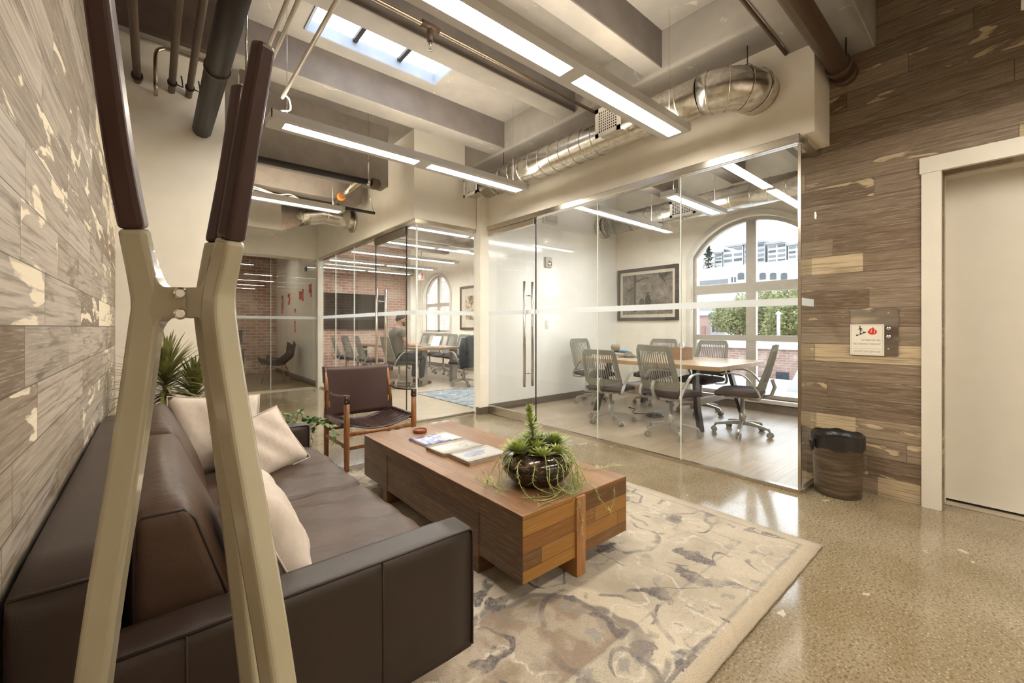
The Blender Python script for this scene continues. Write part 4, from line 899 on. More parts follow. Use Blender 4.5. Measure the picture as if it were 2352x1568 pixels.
# ------------------------------------------------------------------ coat rack in front of the sofa arm
RKC, RKB = M['rack_cream'], M['rack_brown']
cr = thing('coat_rack', 'tall cream coat rack with maroon upper arms standing close at the left', 'coat rack', (.05, .88, 0), world=True)
def rack_arm(px, label_split, wx, wy, top_cut):
    pts = [at(*p) for p in px]; k = 6
    sm = smooth_path(pts, k); split = label_split * k
    d = (pts[len(pts) // 2] - at(440, 700, .70)); d.z = 0; d.normalize(); n = Vector((-d.y, d.x, 0))
    def section(i, s):
        tg = (sm[min(i + 1, len(sm) - 1)] - sm[max(i - 1, 0)]).normalized(); u = (d - tg * d.dot(tg)).normalized(); w = tg.cross(u)
        k = i / (len(sm) - 1); q = s * (.98 - .30 * max(0, k - .45) / .55); a_, b_ = wx * q, wy * q
        return [(-a_, -b_), (a_, -b_), (a_, b_), (-a_, b_)], (u, w)
    for nm, rng, mat in (('leg', range(0, split + 1), RKC), ('arm', range(split, len(sm)), RKB)):
        m = MB(); ss = [section(i, 1.0 + (0.02 if nm == 'leg' else 0)) for i in rng]
        m.sweep([sm[i] for i in rng], [a for a, b in ss], [b for a, b in ss]); m.build(nm, mat, cr, bevel=.007, seg=3)
F1 = .0
# each list runs from the foot up over the waist to the tip
rack_arm([(80, 2738, .56), (216, 1568, .62), (295, 1050, .66), (334, 770, .675), (342, 700, .678), (332, 640, .672), (308, 525, .655), (272, 330, .62), (228, 0, .565), (206, -170, .535)], 6, .019, .021, 0)
rack_arm([(760, 2494, .632), (640, 1568, .655), (541, 980, .672), (508, 770, .68), (503, 700, .682), (508, 650, .68), (530, 550, .668), (571, 300, .645), (606, 100, .626)], 6, .018, .020, 0)
rack_arm([(640, 2132, .797), (585, 1568, .775), (521, 1000, .745), (487, 770, .735), (482, 700, .734), (486, 650, .735), (499, 560, .745), (529, 380, .765), (552, 200, .785)], 6, .018, .018, 0)
hub = Vector(at(432, 698, .705))
def tab(px0, px1, d0, d1, y0, y1, yc0, yc1):
    m = MB(); n = 10; a, b = at(px0, 698, d0), at(px1, 698, d1); f = Vector((b.x - a.x, b.y - a.y, 0)).normalized(); nn = Vector((-f.y, f.x, 0)); L_ = (b - a).length
    top, bot = [], []
    for i in range(n + 1):
        t = i / n; fl = .05 * max(0, 1 - t * 2.2) ** 2
        top.append((L_ * t, y0 + fl)); bot.append((L_ * t, y1 - fl))
    m.prism(top + bot[::-1], Vector((a.x, a.y, 0)) + nn * .015, f, (0, 0, 1), nn * -.03); return m
tab(350, 437, .676, .688, 1.213, 1.164, 0, 0).build('bracket', RKC, cr, bevel=.005)
tab(497, 439, .684, .692, 1.213, 1.164, 0, 0).build('bracket', RKC, cr, bevel=.005)
tab(480, 438, .735, .715, 1.213, 1.164, 0, 0).build('bracket', RKC, cr, bevel=.005)
for y in (673, 720):
    p = at(414, y, .668); q = at(414, y, .676); m = MB(); m.tube([q, p + (q - p) * .3, p], [.0095, .0095, .006], 14); m.tube([p, at(414, y, .6675)], .003, 6); m.build('bolt', M['chrome'], cr)

# ------------------------------------------------------------------ bin with its liner
t = NT('smoky_bin'); M['bin'] = t.fin(t.mix(t.step(t.noise(t.node('ShaderNodeVectorMath', {0: t.obj(), 1: (1, 1, 9)}, operation='MULTIPLY').outputs[0], 5., 5.), .4, .7), (.075, .05, .03, 1), (.17, .125, .085, 1)), .3)
bn = thing('waste_bin', 'dark brown round waste bin with black liner by the glass corner', 'waste bin', (3.605, .768, 0), world=True)
bc = (3.605, .768, 0)
MB().lathe([(.001, 0), (.128, 0), (.132, .01), (.145, .40), (.148, .41), (.143, .412), (.139, .40), (.127, .012), (.001, .010)], bc, 40).build('bucket', M['bin'], bn)
m = MB()
def lin(u, v):
    a = 2 * pi * u; z = [.415, .405, .38, .35, .325][int(round(v * 4))] + .006 * sin(a * 7) + (.004 * sin(a * 17) if v > .5 else 0); r = .150 + .002 * sin(a * 11) + .002 * v
    return Vector((bc[0] + r * cos(a), bc[1] + r * sin(a), z))
m.grid(lin, 48, 4, closed_u=True); m.lathe([(.150, .412), (.140, .415), (.132, .36), (.12, .15), (.001, .14)], bc, 40)
m.tube([Vector(bc) + Vector((-.118, .10, .37)), Vector(bc) + Vector((-.13, .118, .38)), Vector(bc) + Vector((-.126, .115, .30))], [.01, .022, .008], 8)
m.build('bin_liner', plain('black_liner', (.018, .015, .014, 1), .3), bn)

# ------------------------------------------------------------------ plants behind the sofa
M['drac'] = plain('dracaena_leaf', (.20, .20, .065, 1), .4, var=.35, scale=15)
M['trunk'] = plain('plant_trunk', (.26, .19, .12, 1), .8, var=.2, scale=30)
dc = thing('potted_dracaena', 'spiky dracaena in the corner behind the sofa, seen through the coat rack', 'plant', (.12, 3.35, .0135), world=True)
MB().lathe([(.001, 0), (.12, 0), (.15, .3), (.155, .31), (.14, .31), (.135, .28), (.001, .28)], (.12, 3.35, .0135), 28).build('pot', plain('white_pot', (.7, .67, .6, 1), .4), dc)
MB().lathe([(.001, .285), (.136, .28)], (.12, 3.35, .0135), 20).build('soil', M['soil'], dc)
for (cx, cy, cz), bx_, n, LL in (((.055, 3.30, .80), (.10, 3.35), 150, .42), ((.20, 3.33, .70), (.14, 3.36), 150, .34)):
    MB().tube(smooth_path([(bx_[0], bx_[1], .28), ((cx + bx_[0]) / 2, cy + .03, .5), (cx, cy, cz)], 5), .014, 8).build('trunk', M['trunk'], dc)
    m = MB()
    for i in range(n):
        a = i * 2.39996 + rnd.uniform(-.2, .2); k = (i + .5) / n; el = 1.40 - 1.85 * k; d = Vector((cos(a) * cos(el), sin(a) * cos(el), sin(el)))
        m.leaf(Vector((cx, cy, cz + .10 - .2 * k)), d, (0, 0, 1), LL * rnd.uniform(.75, 1.05) * (.7 + .3 * min(1, 2 * k)), .0125, .18 + .15 * k, 5)
    m.v = [(max(x, -.192 + .002 * rnd.random()), min(y, 3.99), z) for x, y, z in m.v]
    m.build('leaf_crown', M['drac'], dc)
M['leafy'] = plain('round_leaf_green', (.075, .15, .03, 1), .4, var=.3, scale=20)
lp = thing('potted_leafy_plant', 'low bushy green plant behind the far sofa arm', 'plant', (.72, 3.2, .0135), world=True)
MB().lathe([(.001, 0), (.10, 0), (.13, .40), (.135, .42), (.12, .42), (.115, .39), (.001, .39)], (.72, 3.2, .0135), 24).build('pot', plain('grey_pot', (.32, .30, .27, 1), .5), lp)
MB().lathe([(.001, .395), (.117, .395)], (.72, 3.2, .0135), 20).build('soil', M['soil'], lp)
m = MB(); ms = MB()
def oval(m, p, d, L_, w):
    p, d = Vector(p), Vector(d).normalized(); s = d.cross(Vector((0, 0, 1))); s = s.normalized() if s.length > 1e-4 else Vector((1, 0, 0)); up = s.cross(d)
    vs = [p, p + d * L_ * .3 + s * w + up * .004, p + d * L_ * .7 + s * w * .8, p + d * L_ - up * .006, p + d * L_ * .7 - s * w * .8, p + d * L_ * .3 - s * w + up * .004, p + d * L_ * .5 - up * .003]
    m.add(vs, [(0, 1, 6), (1, 2, 6), (2, 3, 6), (3, 4, 6), (4, 5, 6), (5, 0, 6)], True)
for i in range(42):
    a = rnd.uniform(0, 2 * pi); R = rnd.uniform(.08, .23); h = rnd.uniform(.04, .15); b = Vector((.72 + .05 * cos(a), 3.2 + .05 * sin(a), .40))
    q = [b, b + Vector((cos(a) * R * .5, sin(a) * R * .5, h)), b + Vector((cos(a) * R, sin(a) * R, h * .8))]
    if i > 34: q.append(b + Vector((cos(a) * (R + .05) , sin(a) * (R + .05), -.08))); q.append(b + Vector((cos(a) * (R + .03), sin(a) * (R + .03), -.2)))
    pp = smooth_path(q, 5); ms.tube(pp, .002, 4)
    for k, p in enumerate(pp[2:]):
        oval(m, p, (rnd.uniform(-1, 1), rnd.uniform(-1, 1), rnd.uniform(-.1, .8)), rnd.uniform(.03, .05), rnd.uniform(.010, .016))
pp = smooth_path([(.82, 3.18, .42), (.92, 3.15, .47), (.99, 3.14, .40), (1.0, 3.13, .30)], 5); ms.tube(pp, .002, 4)
for p in pp: oval(m, p, (rnd.uniform(-1, 1), rnd.uniform(-1, .2), rnd.uniform(-.8, .5)), .045, .015)
m.build('foliage', M['leafy'], lp); ms.build('stems', M['leafy'], lp)

# ------------------------------------------------------------------ lift button plate and the fire sign on the board wall
bp = thing('call_button_plate', 'mirror polished button plate with two round buttons behind the fire sign', 'button plate', (3.77, .60, .955), world=True)
B(3.762, 3.77, .474, .727, .955, 1.268).build('plate', plain('mirror_steel', (.50, .46, .42, 1), .05, 1., var=.02), bp, bevel=.001)
for z in (1.138, 1.082):
    o = MB().lathe([(.0185, 0), (.0185, -.004), (.0145, -.005), (.0145, 0)], (3.762, .523, z), 28, axis='X').build('button_ring', M['dark'], bp)
    MB().lathe([(.001, -.004), (.012, -.004), (.0135, -.002), (.0135, 0)], (3.762, .523, z), 24, axis='X').build('button', M['chrome'], o)
for z in (1.243, 1.0): MB().lathe([(.0, -.003), (.004, -.002), (.005, 0)], (3.762, .525, z), 12, axis='X').build('screw', M['brass'], bp)
sg = thing('fire_sign', 'white fire notice with stair figure and red flame on the board wall', 'sign', (3.755, .636, .955), world=True)
B(3.755, 3.761, .546, .727, .953, 1.166).build('panel', plain('sign_white', (.80, .75, .64, 1), .5, var=.02), sg)
m = MB(); fx = 3.7545
for (y0, y1, z0, z1) in ((.553, .720, 1.159, 1.160), (.553, .720, .959, .960), (.553, .554, .959, 1.16), (.719, .720, .959, 1.16), (.553, .720, .998, .999)): m.box(fx, fx + .0006, y0, y1, z0, z1)
m.build('border_line', GREYINK, sg)
def flat(poly, c, s): return MB().prism([(a * s, b * s) for a, b in poly], (fx, c[0], c[1]), (0, -1, 0), (0, 0, 1), (.0006, 0, 0))
flat([(-.9, .1), (-1, -.5), (-.7, -.9), (0, -1.1), (.7, -.9), (1, -.5), (.95, .0), (.72, .38), (.62, .1), (.45, .55), (.1, 1.1), (-.05, .6), (-.3, .75), (-.6, .45), (-.7, .0)], (.607, 1.122), .0245).build('flame', REDINK, sg)
fm = MB().prism([(a * .0245, b * .0245) for a, b in [(-.35, -.6), (-.28, .1), (-.1, .45), (-.12, .05), (-.2, -.5)]], (fx - .0004, .607, 1.122), (0, -1, 0), (0, 0, 1), (.0003, 0, 0)); fm.prism([(a * .0245, b * .0245) for a, b in [(.3, -.7), (.45, -.1), (.42, .3), (.62, -.1), (.5, -.6)]], (fx - .0004, .607, 1.122), (0, -1, 0), (0, 0, 1), (.0003, 0, 0)); fm.build('flame_gap', plain('sign_cream', (.80, .62, .5, 1), .5), sg)
P = MB()
def pz_(poly): P.prism(poly, (fx, .668, 1.117), (0, -1, 0), (0, 0, 1), (.0006, 0, 0))
pz_([(-.026, -.034), (-.026, -.022), (-.006, -.022), (-.006, -.012), (.010, -.012), (.010, -.002), (.027, -.002), (.027, -.008)])        # stairs
pz_([(-.006 + .0042 * cos(a), .033 + .0045 * sin(a)) for a in [i * pi / 6 for i in range(12)]])
pz_([(-.008, .027), (-.002, .028), (.004, .008), (-.006, .006)])        # trunk
pz_([(-.005, .027), (.006, .022), (.011, .012), (.009, .011), (.004, .018), (-.004, .022)]); pz_([(-.007, .027), (-.012, .015), (-.018, .011), (-.017, .009), (-.010, .012), (-.005, .022)])
pz_([(-.005, .008), (-.001, .008), (-.002, -.012), (-.006, -.012)]); pz_([(.0, .009), (.012, .003), (.012, .000), (.0, .003)])
P.build('stair_figure', INK, sg)
RT = (pi / 2, 0, -pi / 2)
for txt, y, z, sz in (('IN CASE OF FIRE', .563, 1.056, .0165), ('USE STAIRWAY FOR EXIT', .563, 1.030, .0165), ('DO NOT USE ELEVATOR', .563, .978, .0165)):
    lettering(sg, txt, (fx - 3.755 - .0002, y - .636, z - .955), sz, GREYINK, RT, 'RIGHT', 'lettering', .0002, .80 if len(txt) > 15 else .84)
# ------------------------------------------------------------------ task chair : slotted shell, looped arms, five star base
def make_task_chair(label, group):
    r = thing('task_chair', label, 'office chair', (0, 0, 0), 0, group)
    m = soft_box(MB(), -.235, .235, -.20, .25, .42, .485, .03, (0, 0, .012), 8, lambda w: Vector((w.x * (1 - .12 * max(0, w.y) / .25), w.y, w.z - .02 * max(0, w.y - .12) / .13)))
    m.build('seat', M['chair_seat'], r)
    def bs(u, v):    # the back surface; u across, v up
        x = (u - .5) * 2; z = .50 + .455 * v; hw = (.240 - .028 * v) * (1 - .13 * (max(0, v - .84) / .16) ** 2) * (1 - .12 * (max(0, .14 - v) / .14) ** 2)
        return Vector((x * hw, -.215 - .115 * v ** 1.3 + .055 * (x * x) * (1 - .4 * v) - .018 * sin(pi * v), z))
    m = MB(); th = .008
    def strip(us, vs):     # a closed bar following the surface
        P = [(bs(u, v)) for u, v in zip(us, vs)]
        m.tube(P, .0062, 6)
    n = 15
    for i in range(n):
        u = .10 + .80 * i / (n - 1); strip([u] * 9, [.17 + .72 * k / 8 for k in range(9)])
    vs = []; 
    def frame_f(u0, u1, v0, v1, nu, nv):
        g = MB(); g.grid(lambda a, b: bs(u0 + (u1 - u0) * a, v0 + (v1 - v0) * b) + Vector((0, .006, 0)), nu, nv); g2 = [Vector(q) - Vector((0, .013, 0)) for q in g.v]
        k = len(g.v); m.add(g.v + g2, g.f + [tuple(i + k for i in f) for f in g.f], True)
    frame_f(0, 1, 0, .19, 14, 4); frame_f(0, 1, .88, 1, 14, 3); frame_f(0, .075, .17, .90, 2, 10); frame_f(.925, 1, .17, .90, 2, 10)
    edge = [(0, k / 10) for k in range(11)] + [(k / 10, 1) for k in range(1, 11)] + [(1, 1 - k / 10) for k in range(1, 11)] + [(1 - k / 10, 0) for k in range(1, 11)]
    m.tube([bs(a, b) for a, b in edge], .0095, 6, cap=False)
    m.build('backrest', M['mesh_grey'], r)
    for s in (-1, 1):
        path = smooth_path([(s * .255, .17, .655), (s * .268, .06, .665), (s * .268, -.04, .648), (s * .262, -.13, .55), (s * .255, -.185, .455), (s * .235, -.175, .402), (s * .16, -.08, .395)], 5)
        sec = [(.016, .008), (-.016, .008), (-.016, -.008), (.016, -.008)]; N = len(path); ax = []
        for i in range(N):
            t_ = (path[min(i + 1, N - 1)] - path[max(i - 1, 0)]).normalized(); u = Vector((1, 0, 0)); u = (u - t_ * u.dot(t_)).normalized(); ax.append((u, t_.cross(u)))
        MB().sweep(path, [sec] * N, ax).build('arm', M['chair_frame'], r, bevel=.004)
    a = MB().tube([(0, -.20, .405), (0, -.27, .43), (0, -.30, .52), (0, -.275, .60)], .018, 8); soft_box(a, -.13, .13, -.16, .16, .385, .425, .015, n=5); a.build('underframe', M['chair_frame'], r)
    MB().tube([(0, 0, .10), (0, 0, .22), (0, 0, .225), (0, 0, .40)], [.032, .030, .019, .019], 14).build('gas_column', M['chair_frame'], r)
    for k in range(5):
        an = radians(90 + 72 * k + 18); c_, s_ = cos(an), sin(an); rad = Vector((c_, s_, 0)); sd = Vector((-s_, c_, 0))
        pts = [rad * d + Vector((0, 0, z)) for d, z in ((.015, .115), (.10, .112), (.20, .098), (.262, .086), (.275, .062))]
        lg = MB().sweep(pts, [[(w, h), (-w, h), (-w, -h), (w, -h)] for w, h in ((.021, .022), (.020, .019), (.016, .014), (.013, .012), (.010, .010))],
                        [(sd, Vector((0, 0, 1)))] * 3 + [(sd, (Vector((0, 0, 1)) + rad * .5).normalized()), (sd, (rad + Vector((0, 0, .2))).normalized())]).build('leg', M['chair_frame'], r, bevel=.004)
        ct = rad * .278 + Vector((0, 0, .029)); m = MB()
        for s in (-1, 1): m.tube([ct + sd * (s * .008), ct + sd * (s * .010), ct + sd * (s * .022), ct + sd * (s * .025)], [.022, .029, .029, .022], 14)
        m.tube([ct + Vector((0, 0, .04)), ct + Vector((0, 0, .0))], .007, 6); m.build('caster', M['caster'], lg)
    return r
G = 'task chairs in the near meeting room'; G2 = 'task chairs in the far meeting room'
c0 = make_task_chair('grey task chair seen from behind, in front of the brown box on the board table', G)
c0.location = (4.20, 2.33, 0); c0.rotation_euler.z = radians(-98)
def put_chair(x, y, rz, label, group):
    c = copy_tree(c0); c.location = (x, y, 0); c.rotation_euler.z = radians(rz); c['label'] = label; c['group'] = group; return c
ca = put_chair(4.24, 3.14, -82, 'grey task chair seen from behind, left of the middle one in the near meeting room', G)
ca.scale.z = .92
put_chair(4.86, 1.87, 14, 'grey task chair in profile at the right end of the board table', G)
put_chair(5.60, 2.68, 84, 'grey task chair facing the lounge from behind the table, in front of the arched window', G)
put_chair(5.68, 3.42, 92, 'grey task chair half hidden behind the brown box, below the framed forest picture', G)
put_chair(5.10, 4.08, 180, 'pale task chair at the left end of the table against the white wall', G)
put_chair(3.66, 7.72, -92, 'grey task chair the seated man is using', G2)
put_chair(3.50, 8.72, -96, 'grey task chair next behind the seated man along the brick side', G2)
put_chair(3.46, 9.36, -88, 'grey task chair second behind the seated man, middle of the row', G2)
put_chair(3.44, 10.05, -100, 'grey task chair farthest in the row behind the seated man, near the brick', G2)
put_chair(5.45, 8.5, 95, 'pale task chair across the far table, nearest the sepia picture', G2)
put_chair(5.5, 9.12, 90, 'pale task chair across the far table, behind the raised laptop', G2)
put_chair(5.5, 9.80, 90, 'pale task chair across the far table under the small arched window', G2)
put_chair(5.55, 10.6, 90, 'pale task chair across the far table, closest to the brick wall', G2)
put_chair(4.66, 6.95, 4, 'task chair with a dark jacket over its back at the far table', G2)

# ------------------------------------------------------------------ board table of the near meeting room
M['table_pale'] = planks('pale_table_boards', 'YX', .145, 1.6, [(0, (.50, .33, .19, 1)), (.5, (.56, .39, .24, 1)), (1, (.60, .44, .29, 1))], None, 0, .3, .008, .3, bump=.1, sat_noise=.2)
tb = thing('meeting_table', 'pale board meeting table on black trestle legs in the near meeting room', 'table', (5.1, 2.9, 0), world=True)
B(4.47, 5.78, 1.94, 3.86, .682, .73).build('tabletop', M['table_pale'], tb, bevel=.003)
for y in (2.30, 3.50):
    s = -1 if y < 2.9 else 1
    for x0, x1 in ((4.56, 4.68), (5.70, 5.58)):
        m = MB(); sec = [(.045, .022), (-.045, .022), (-.045, -.022), (.045, -.022)]; pts = [(x0, y + s * .12, 0), (x0 + (x1 - x0) * .35, y + s * .06, .25), (x1, y, .60), (x1 + (x1 - x0) * .3, y, .683)]
        m.sweep(pts, [sec] * 4, [(Vector((1, 0, 0)), Vector((0, 1, 0)))] * 4); m.build('leg', M['black_metal'], tb, bevel=.006)
    B(4.62, 5.64, y + s * .04 - .02, y + s * .04 + .02, .27, .345).build('cross_bar', M['chair_frame'], tb, bevel=.004)
B(5.02, 5.22, 2.28, 3.52, .30, .33).build('stretcher', M['table_pale'], tb)
# things on it
ph = thing('conference_phone', 'dark three armed conference phone on the board table', 'phone', (4.98, 3.38, .73), world=True)
m = MB()
for k in range(3):
    a = radians(30 + 120 * k); m.grid(lambda u, v, a=a: Vector((4.98 + cos(a) * .155 * v + -sin(a) * (u - .5) * (.13 - .07 * v), 3.38 + sin(a) * .155 * v + cos(a) * (u - .5) * (.13 - .07 * v), .735 + .045 * (1 - v) * (1 - (2 * u - 1) ** 2 * .5) + .008 * (1 - v))), 6, 6)
m.lathe([(.001, 0), (.07, 0), (.075, .02), (.05, .05), (.001, .052)], (4.98, 3.38, .73), 20); m.build('body', plain('phone_grey', (.12, .115, .105, 1), .35), ph, solid=.006)
B(4.955, 5.005, 3.355, 3.405, .782, .786).build('keypad', M['dark'], ph)
bx = thing('wooden_box', 'brown open box with white tissue on the board table', 'box', (5.16, 2.74, .73), world=True)
BW = plain('cardboard_brown', (.33, .20, .12, 1), .7, var=.08)
MB().box(5.04, 5.28, 2.63, 2.64, .73, .885).box(5.04, 5.28, 2.84, 2.85, .73, .885).box(5.04, 5.05, 2.64, 2.84, .73, .885).box(5.27, 5.28, 2.64, 2.84, .73, .885).box(5.05, 5.27, 2.64, 2.84, .73, .74).build('carton', BW, bx)
m = MB(); m.grid(lambda u, v: Vector((5.16 + .05 * (u - .5) + .02 * sin(v * 7 + u * 4), 2.71 + .10 * (u - .5) + .015 * sin(v * 9), .80 + .16 * v - .05 * (2 * u - 1) ** 2 * v)), 10, 8); m.build('tissue', plain('tissue', (.85, .85, .84, 1), .9), bx, solid=.002)
stn = thing('wire_stand', 'small thin legged stand at the left end of the board table', 'stand', (5.2, 3.70, .73), world=True)
m = MB().box(5.12, 5.30, 3.55, 3.85, .775, .785)
m.build('shelf', M['baseboard'], stn); m = MB()
for x in (5.13, 5.29):
    for y in (3.56, 3.84): m.tube([(x, y, .73), (x, y, .777)], .005, 6)
m.build('feet', M['baseboard'], stn)
mg = thing('bowl_cup', 'brownish rounded cup on the small stand', 'cup', (5.2, 3.76, .785), world=True)
MB().lathe([(.001, 0), (.04, 0), (.06, .02), (.066, .06), (.06, .10), (.054, .10), (.06, .06), (.05, .02), (.001, .01)], (5.2, 3.76, .785), 24).build('cup', plain('cup_glaze', (.24, .20, .14, 1), .3, var=.25), mg)
pk = thing('blue_packet', 'small bright blue packet on the small stand', 'packet', (5.2, 3.62, .785), world=True)
soft_box(MB(), 5.15, 5.25, 3.565, 3.675, .785, .808, .008, n=5).build('wrapper', plain('blue_wrap', (.10, .32, .55, 1), .4), pk)
pp = thing('floor_power_puck', 'black round power hub on the floor under the board table', 'power hub', (5.0, 2.95, 0), world=True)
MB().lathe([(.001, .0), (.11, 0), (.115, .012), (.10, .03), (.001, .034)], (4.92, 2.95, 0), 28).build('hub', M['dark'], pp)
for k in range(4):
    a = k * pi / 2 + .4; MB().lathe([(.001, .0), (.016, 0), (.016, .004), (.001, .004)], (4.92 + .06 * cos(a), 2.95 + .06 * sin(a), .031), 12).build('socket', M['caster'], pp)
MB().tube(smooth_path([(4.92, 3.06, .012), (4.86, 3.2, .006), (4.95, 3.3, .006), (5.1, 3.36, .006), (5.15, 3.5, .006)], 6), .006, 6).build('cord', M['dark'], pp)

# wall items of the near meeting room
al = thing('fire_alarm', 'square fire alarm strobe high on the white writing wall', 'alarm', (4.60, 4.56, 2.05), world=True)
B(4.53, 4.66, 4.535, 4.57, 2.05, 2.21).build('housing', plain('alarm_grey', (.55, .52, .47, 1), .4), al, bevel=.006)
MB().lathe([(.001, -.022), (.03, -.018), (.042, -.004), (.044, 0)], (4.61, 4.535, 2.11), 24, axis='Y').build('strobe_dome', M['chrome'], al)
sw_ = thing('light_switch', 'small white light switch on the white writing wall behind the glass door', 'switch', (4.575, 4.56, 1.12), world=True)
B(4.54, 4.61, 4.562, 4.57, 1.115, 1.245).build('plate', M['white_plastic'], sw_, bevel=.003); B(4.56, 4.59, 4.555, 4.562, 1.15, 1.21).build('rocker', M['wall_white'], sw_, bevel=.003)
vg = thing('wall_vent', 'slatted air vent high on the white writing wall', 'vent', (4.65, 4.56, 2.73), world=True)
m = MB().box(4.49, 4.81, 4.55, 4.57, 2.72, 2.75).box(4.49, 4.81, 4.55, 4.57, 2.86, 2.89).box(4.49, 4.52, 4.55, 4.57, 2.75, 2.86).box(4.78, 4.81, 4.55, 4.57, 2.75, 2.86); m.build('frame', M['white_plastic'], vg)
m = MB(); [m.obox((4.65, 4.557, 2.762 + .0165 * i), (.13, 0, 0), (0, .006, -.005), (0, .001, .0012)) for i in range(6)]; m.build('slats', M['white_plastic'], vg)

def picture(name, label, y0, y1, z0, z1, x, fw, mw, fmat, paint, cat='picture'):
    r = thing(name, label, cat, (x, (y0 + y1) / 2, z0), world=True)
    MB().box(x - .035, x, y0, y0 + fw, z0, z1).box(x - .035, x, y1 - fw, y1, z0, z1).box(x - .035, x, y0 + fw, y1 - fw, z0, z0 + fw).box(x - .035, x, y0 + fw, y1 - fw, z1 - fw, z1).build('frame', fmat, r, bevel=.003)
    B(x - .012, x - .004, y0 + fw, y1 - fw, z0 + fw, z1 - fw).build('mat_board', plain('mat_cream', (.62, .57, .47, 1), .8), r)
    B(x - .016, x - .012, y0 + fw + mw, y1 - fw - mw, z0 + fw + mw, z1 - fw - mw).build('print', paint, r)
    return r
t = NT('sepia_forest_print'); v = t.obj(); s = t.sep(v); n = t.noise(v, 9., 6., .65, .4); n2 = t.noise(v, 28., 4., .7)
c = t.ramp(n, [(.32, (.09, .075, .06, 1)), (.5, (.20, .17, .14, 1)), (.68, (.31, .265, .22, 1))])
low = t.m_('SUBTRACT', 1., t.step(s[2], .12, .36)); up = t.step(s[2], .55, .82)
c = t.mix(t.m_('MULTIPLY', t.m_('MULTIPLY', t.step(n2, .46, .6), t.m_('ADD', low, up)), .7), c, (.06, .05, .04, 1)); c = t.mix(t.m_('MULTIPLY', t.m_('MULTIPLY', t.step(n2, .58, .66), low), .7), c, (.40, .35, .30, 1))
M['print_forest'] = t.fin(c, .5)
pf = picture('framed_picture', 'dark framed sepia forest scene beside the tall arched window', 3.385, 4.53, 1.255, 2.145, 6.35, .05, .055, plain('dark_frame', (.065, .05, .045, 1), .4), M['print_forest'])
PK = plain('print_ink', (.05, .042, .034, 1), .6, var=.3, scale=30)
m = MB(); px = 6.3335
def pic(poly): m.prism(poly, (px, 0, 0), (0, 1, 0), (0, 0, 1), (-.0006, 0, 0))
pic([(4.20, 2.03), (4.155, 2.03), (4.165, 1.7), (4.15, 1.40), (4.20, 1.40), (4.195, 1.7)])
pic([(4.165, 1.93), (4.0, 1.98), (3.85, 1.965), (4.0, 1.955), (4.165, 1.905)]); pic([(4.195, 1.84), (4.3, 1.80), (4.36, 1.74), (4.28, 1.775), (4.195, 1.815)]); pic([(3.50, 2.03), (3.75, 2.03), (3.68, 1.93), (3.60, 1.86), (3.64, 1.95)])
cx, cz = 3.93, 1.56
pic([(cx + .035, cz + .12), (cx - .035, cz + .12), (cx - .05, cz + .04), (cx - .09, cz + .02), (cx - .055, cz), (cx - .05, cz - .09), (cx + .05, cz - .09), (cx + .06, cz + .02)])
pic([(cx + .018 * cos(a), cz + .137 + .018 * sin(a)) for a in [i * pi / 5 for i in range(10)]]); pic([(cx + .035, cz + .148), (cx - .035, cz + .148), (cx - .018, cz + .165), (cx + .018, cz + .165)])
pic([(cx + .07, cz + .05), (cx + .11, cz + .08), (cx + .15, cz + .06), (cx + .17, cz - .01), (cx + .15, cz - .08), (cx + .08, cz - .06)])
m.build('figures', PK, pf)
t = NT('sepia_map_print'); v = t.obj(); n = t.noise(v, 6., 6., .65, .6)
M['print_sepia'] = t.fin(t.ramp(n, [(.35, (.10, .06, .035, 1)), (.48, (.34, .23, .14, 1)), (.55, (.58, .49, .36, 1)), (.7, (.66, .58, .45, 1))]), .6)
picture('framed_picture', 'brown framed sepia print on the outer wall of the far meeting room', 8.45, 9.62, 1.07, 2.22, 6.35, .06, .20, plain('brown_frame', (.13, .075, .05, 1), .4), M['print_sepia'])

# ------------------------------------------------------------------ the far meeting room
tv = thing('television', 'large black television on the brick wall of the far meeting room', 'television', (4.44, 12.03, 1.08), world=True)
B(3.42, 5.33, 12.02, 12.08, 1.08, 2.09).build('bezel', M['dark'], tv, bevel=.006); B(3.44, 5.31, 12.014, 12.02, 1.105, 2.07).build('screen', M['tv'], tv); B(4.0, 4.7, 12.08, 12.1, 1.4, 1.8).build('mount', M['black_metal'], tv)
t2 = thing('meeting_table', 'long dark edged meeting table of the far meeting room', 'table', (4.45, 9.1, 0), world=True)
m = MB(); pts = []
for i in range(25):
    k = -1 + 2 * i / 24; pts.append((4.45 - .50 - .06 * (1 - k * k), 9.1 + 1.7 * k))
pts = pts + [(8.9 - x, y) for x, y in pts[::-1]]
m.prism(pts, (0, 0, .685), (1, 0, 0), (0, 1, 0), (0, 0, .045)); m.build('tabletop', plain('walnut_top', (.30, .19, .115, 1), .25, var=.15, scale=3., stretch=(8, 1, 1)), t2)
for x in (4.10, 4.80):
    for y in (7.55, 10.65): B(x - .06, x + .06, y - .06, y + .06, 0, .686).build('leg', plain('grey_leg', (.22, .20, .175, 1), .4), t2, bevel=.004)
lt = thing('laptop', 'open silver laptop on the far table in front of the seated man', 'laptop', (4.30, 7.68, .73), radians(-90))
B(-.17, .17, -.12, .12, .0, .016).build('base', plain('silver', (.6, .6, .6, 1), .3, .8), lt, bevel=.003)
o = MB().obox((0, .165, .12), (.17, 0, 0), (0, .0035, -.001), (0, .04, .11)).build('lid', plain('silver_lid', (.55, .55, .55, 1), .3, .8), lt)
MB().obox((0, .1605, .121), (.158, 0, 0), (0, .0008, 0), (0, .0365, .10)).build('screen', emit('laptop_screen', (.55, .65, .62, 1), .45), o)
m = MB(); [m.box(-.13, .13, y - .008, y + .008, .016, .018) for y in (-.02, .0, .02, .04, .06)]; m.build('keyboard', M['dark'], lt)
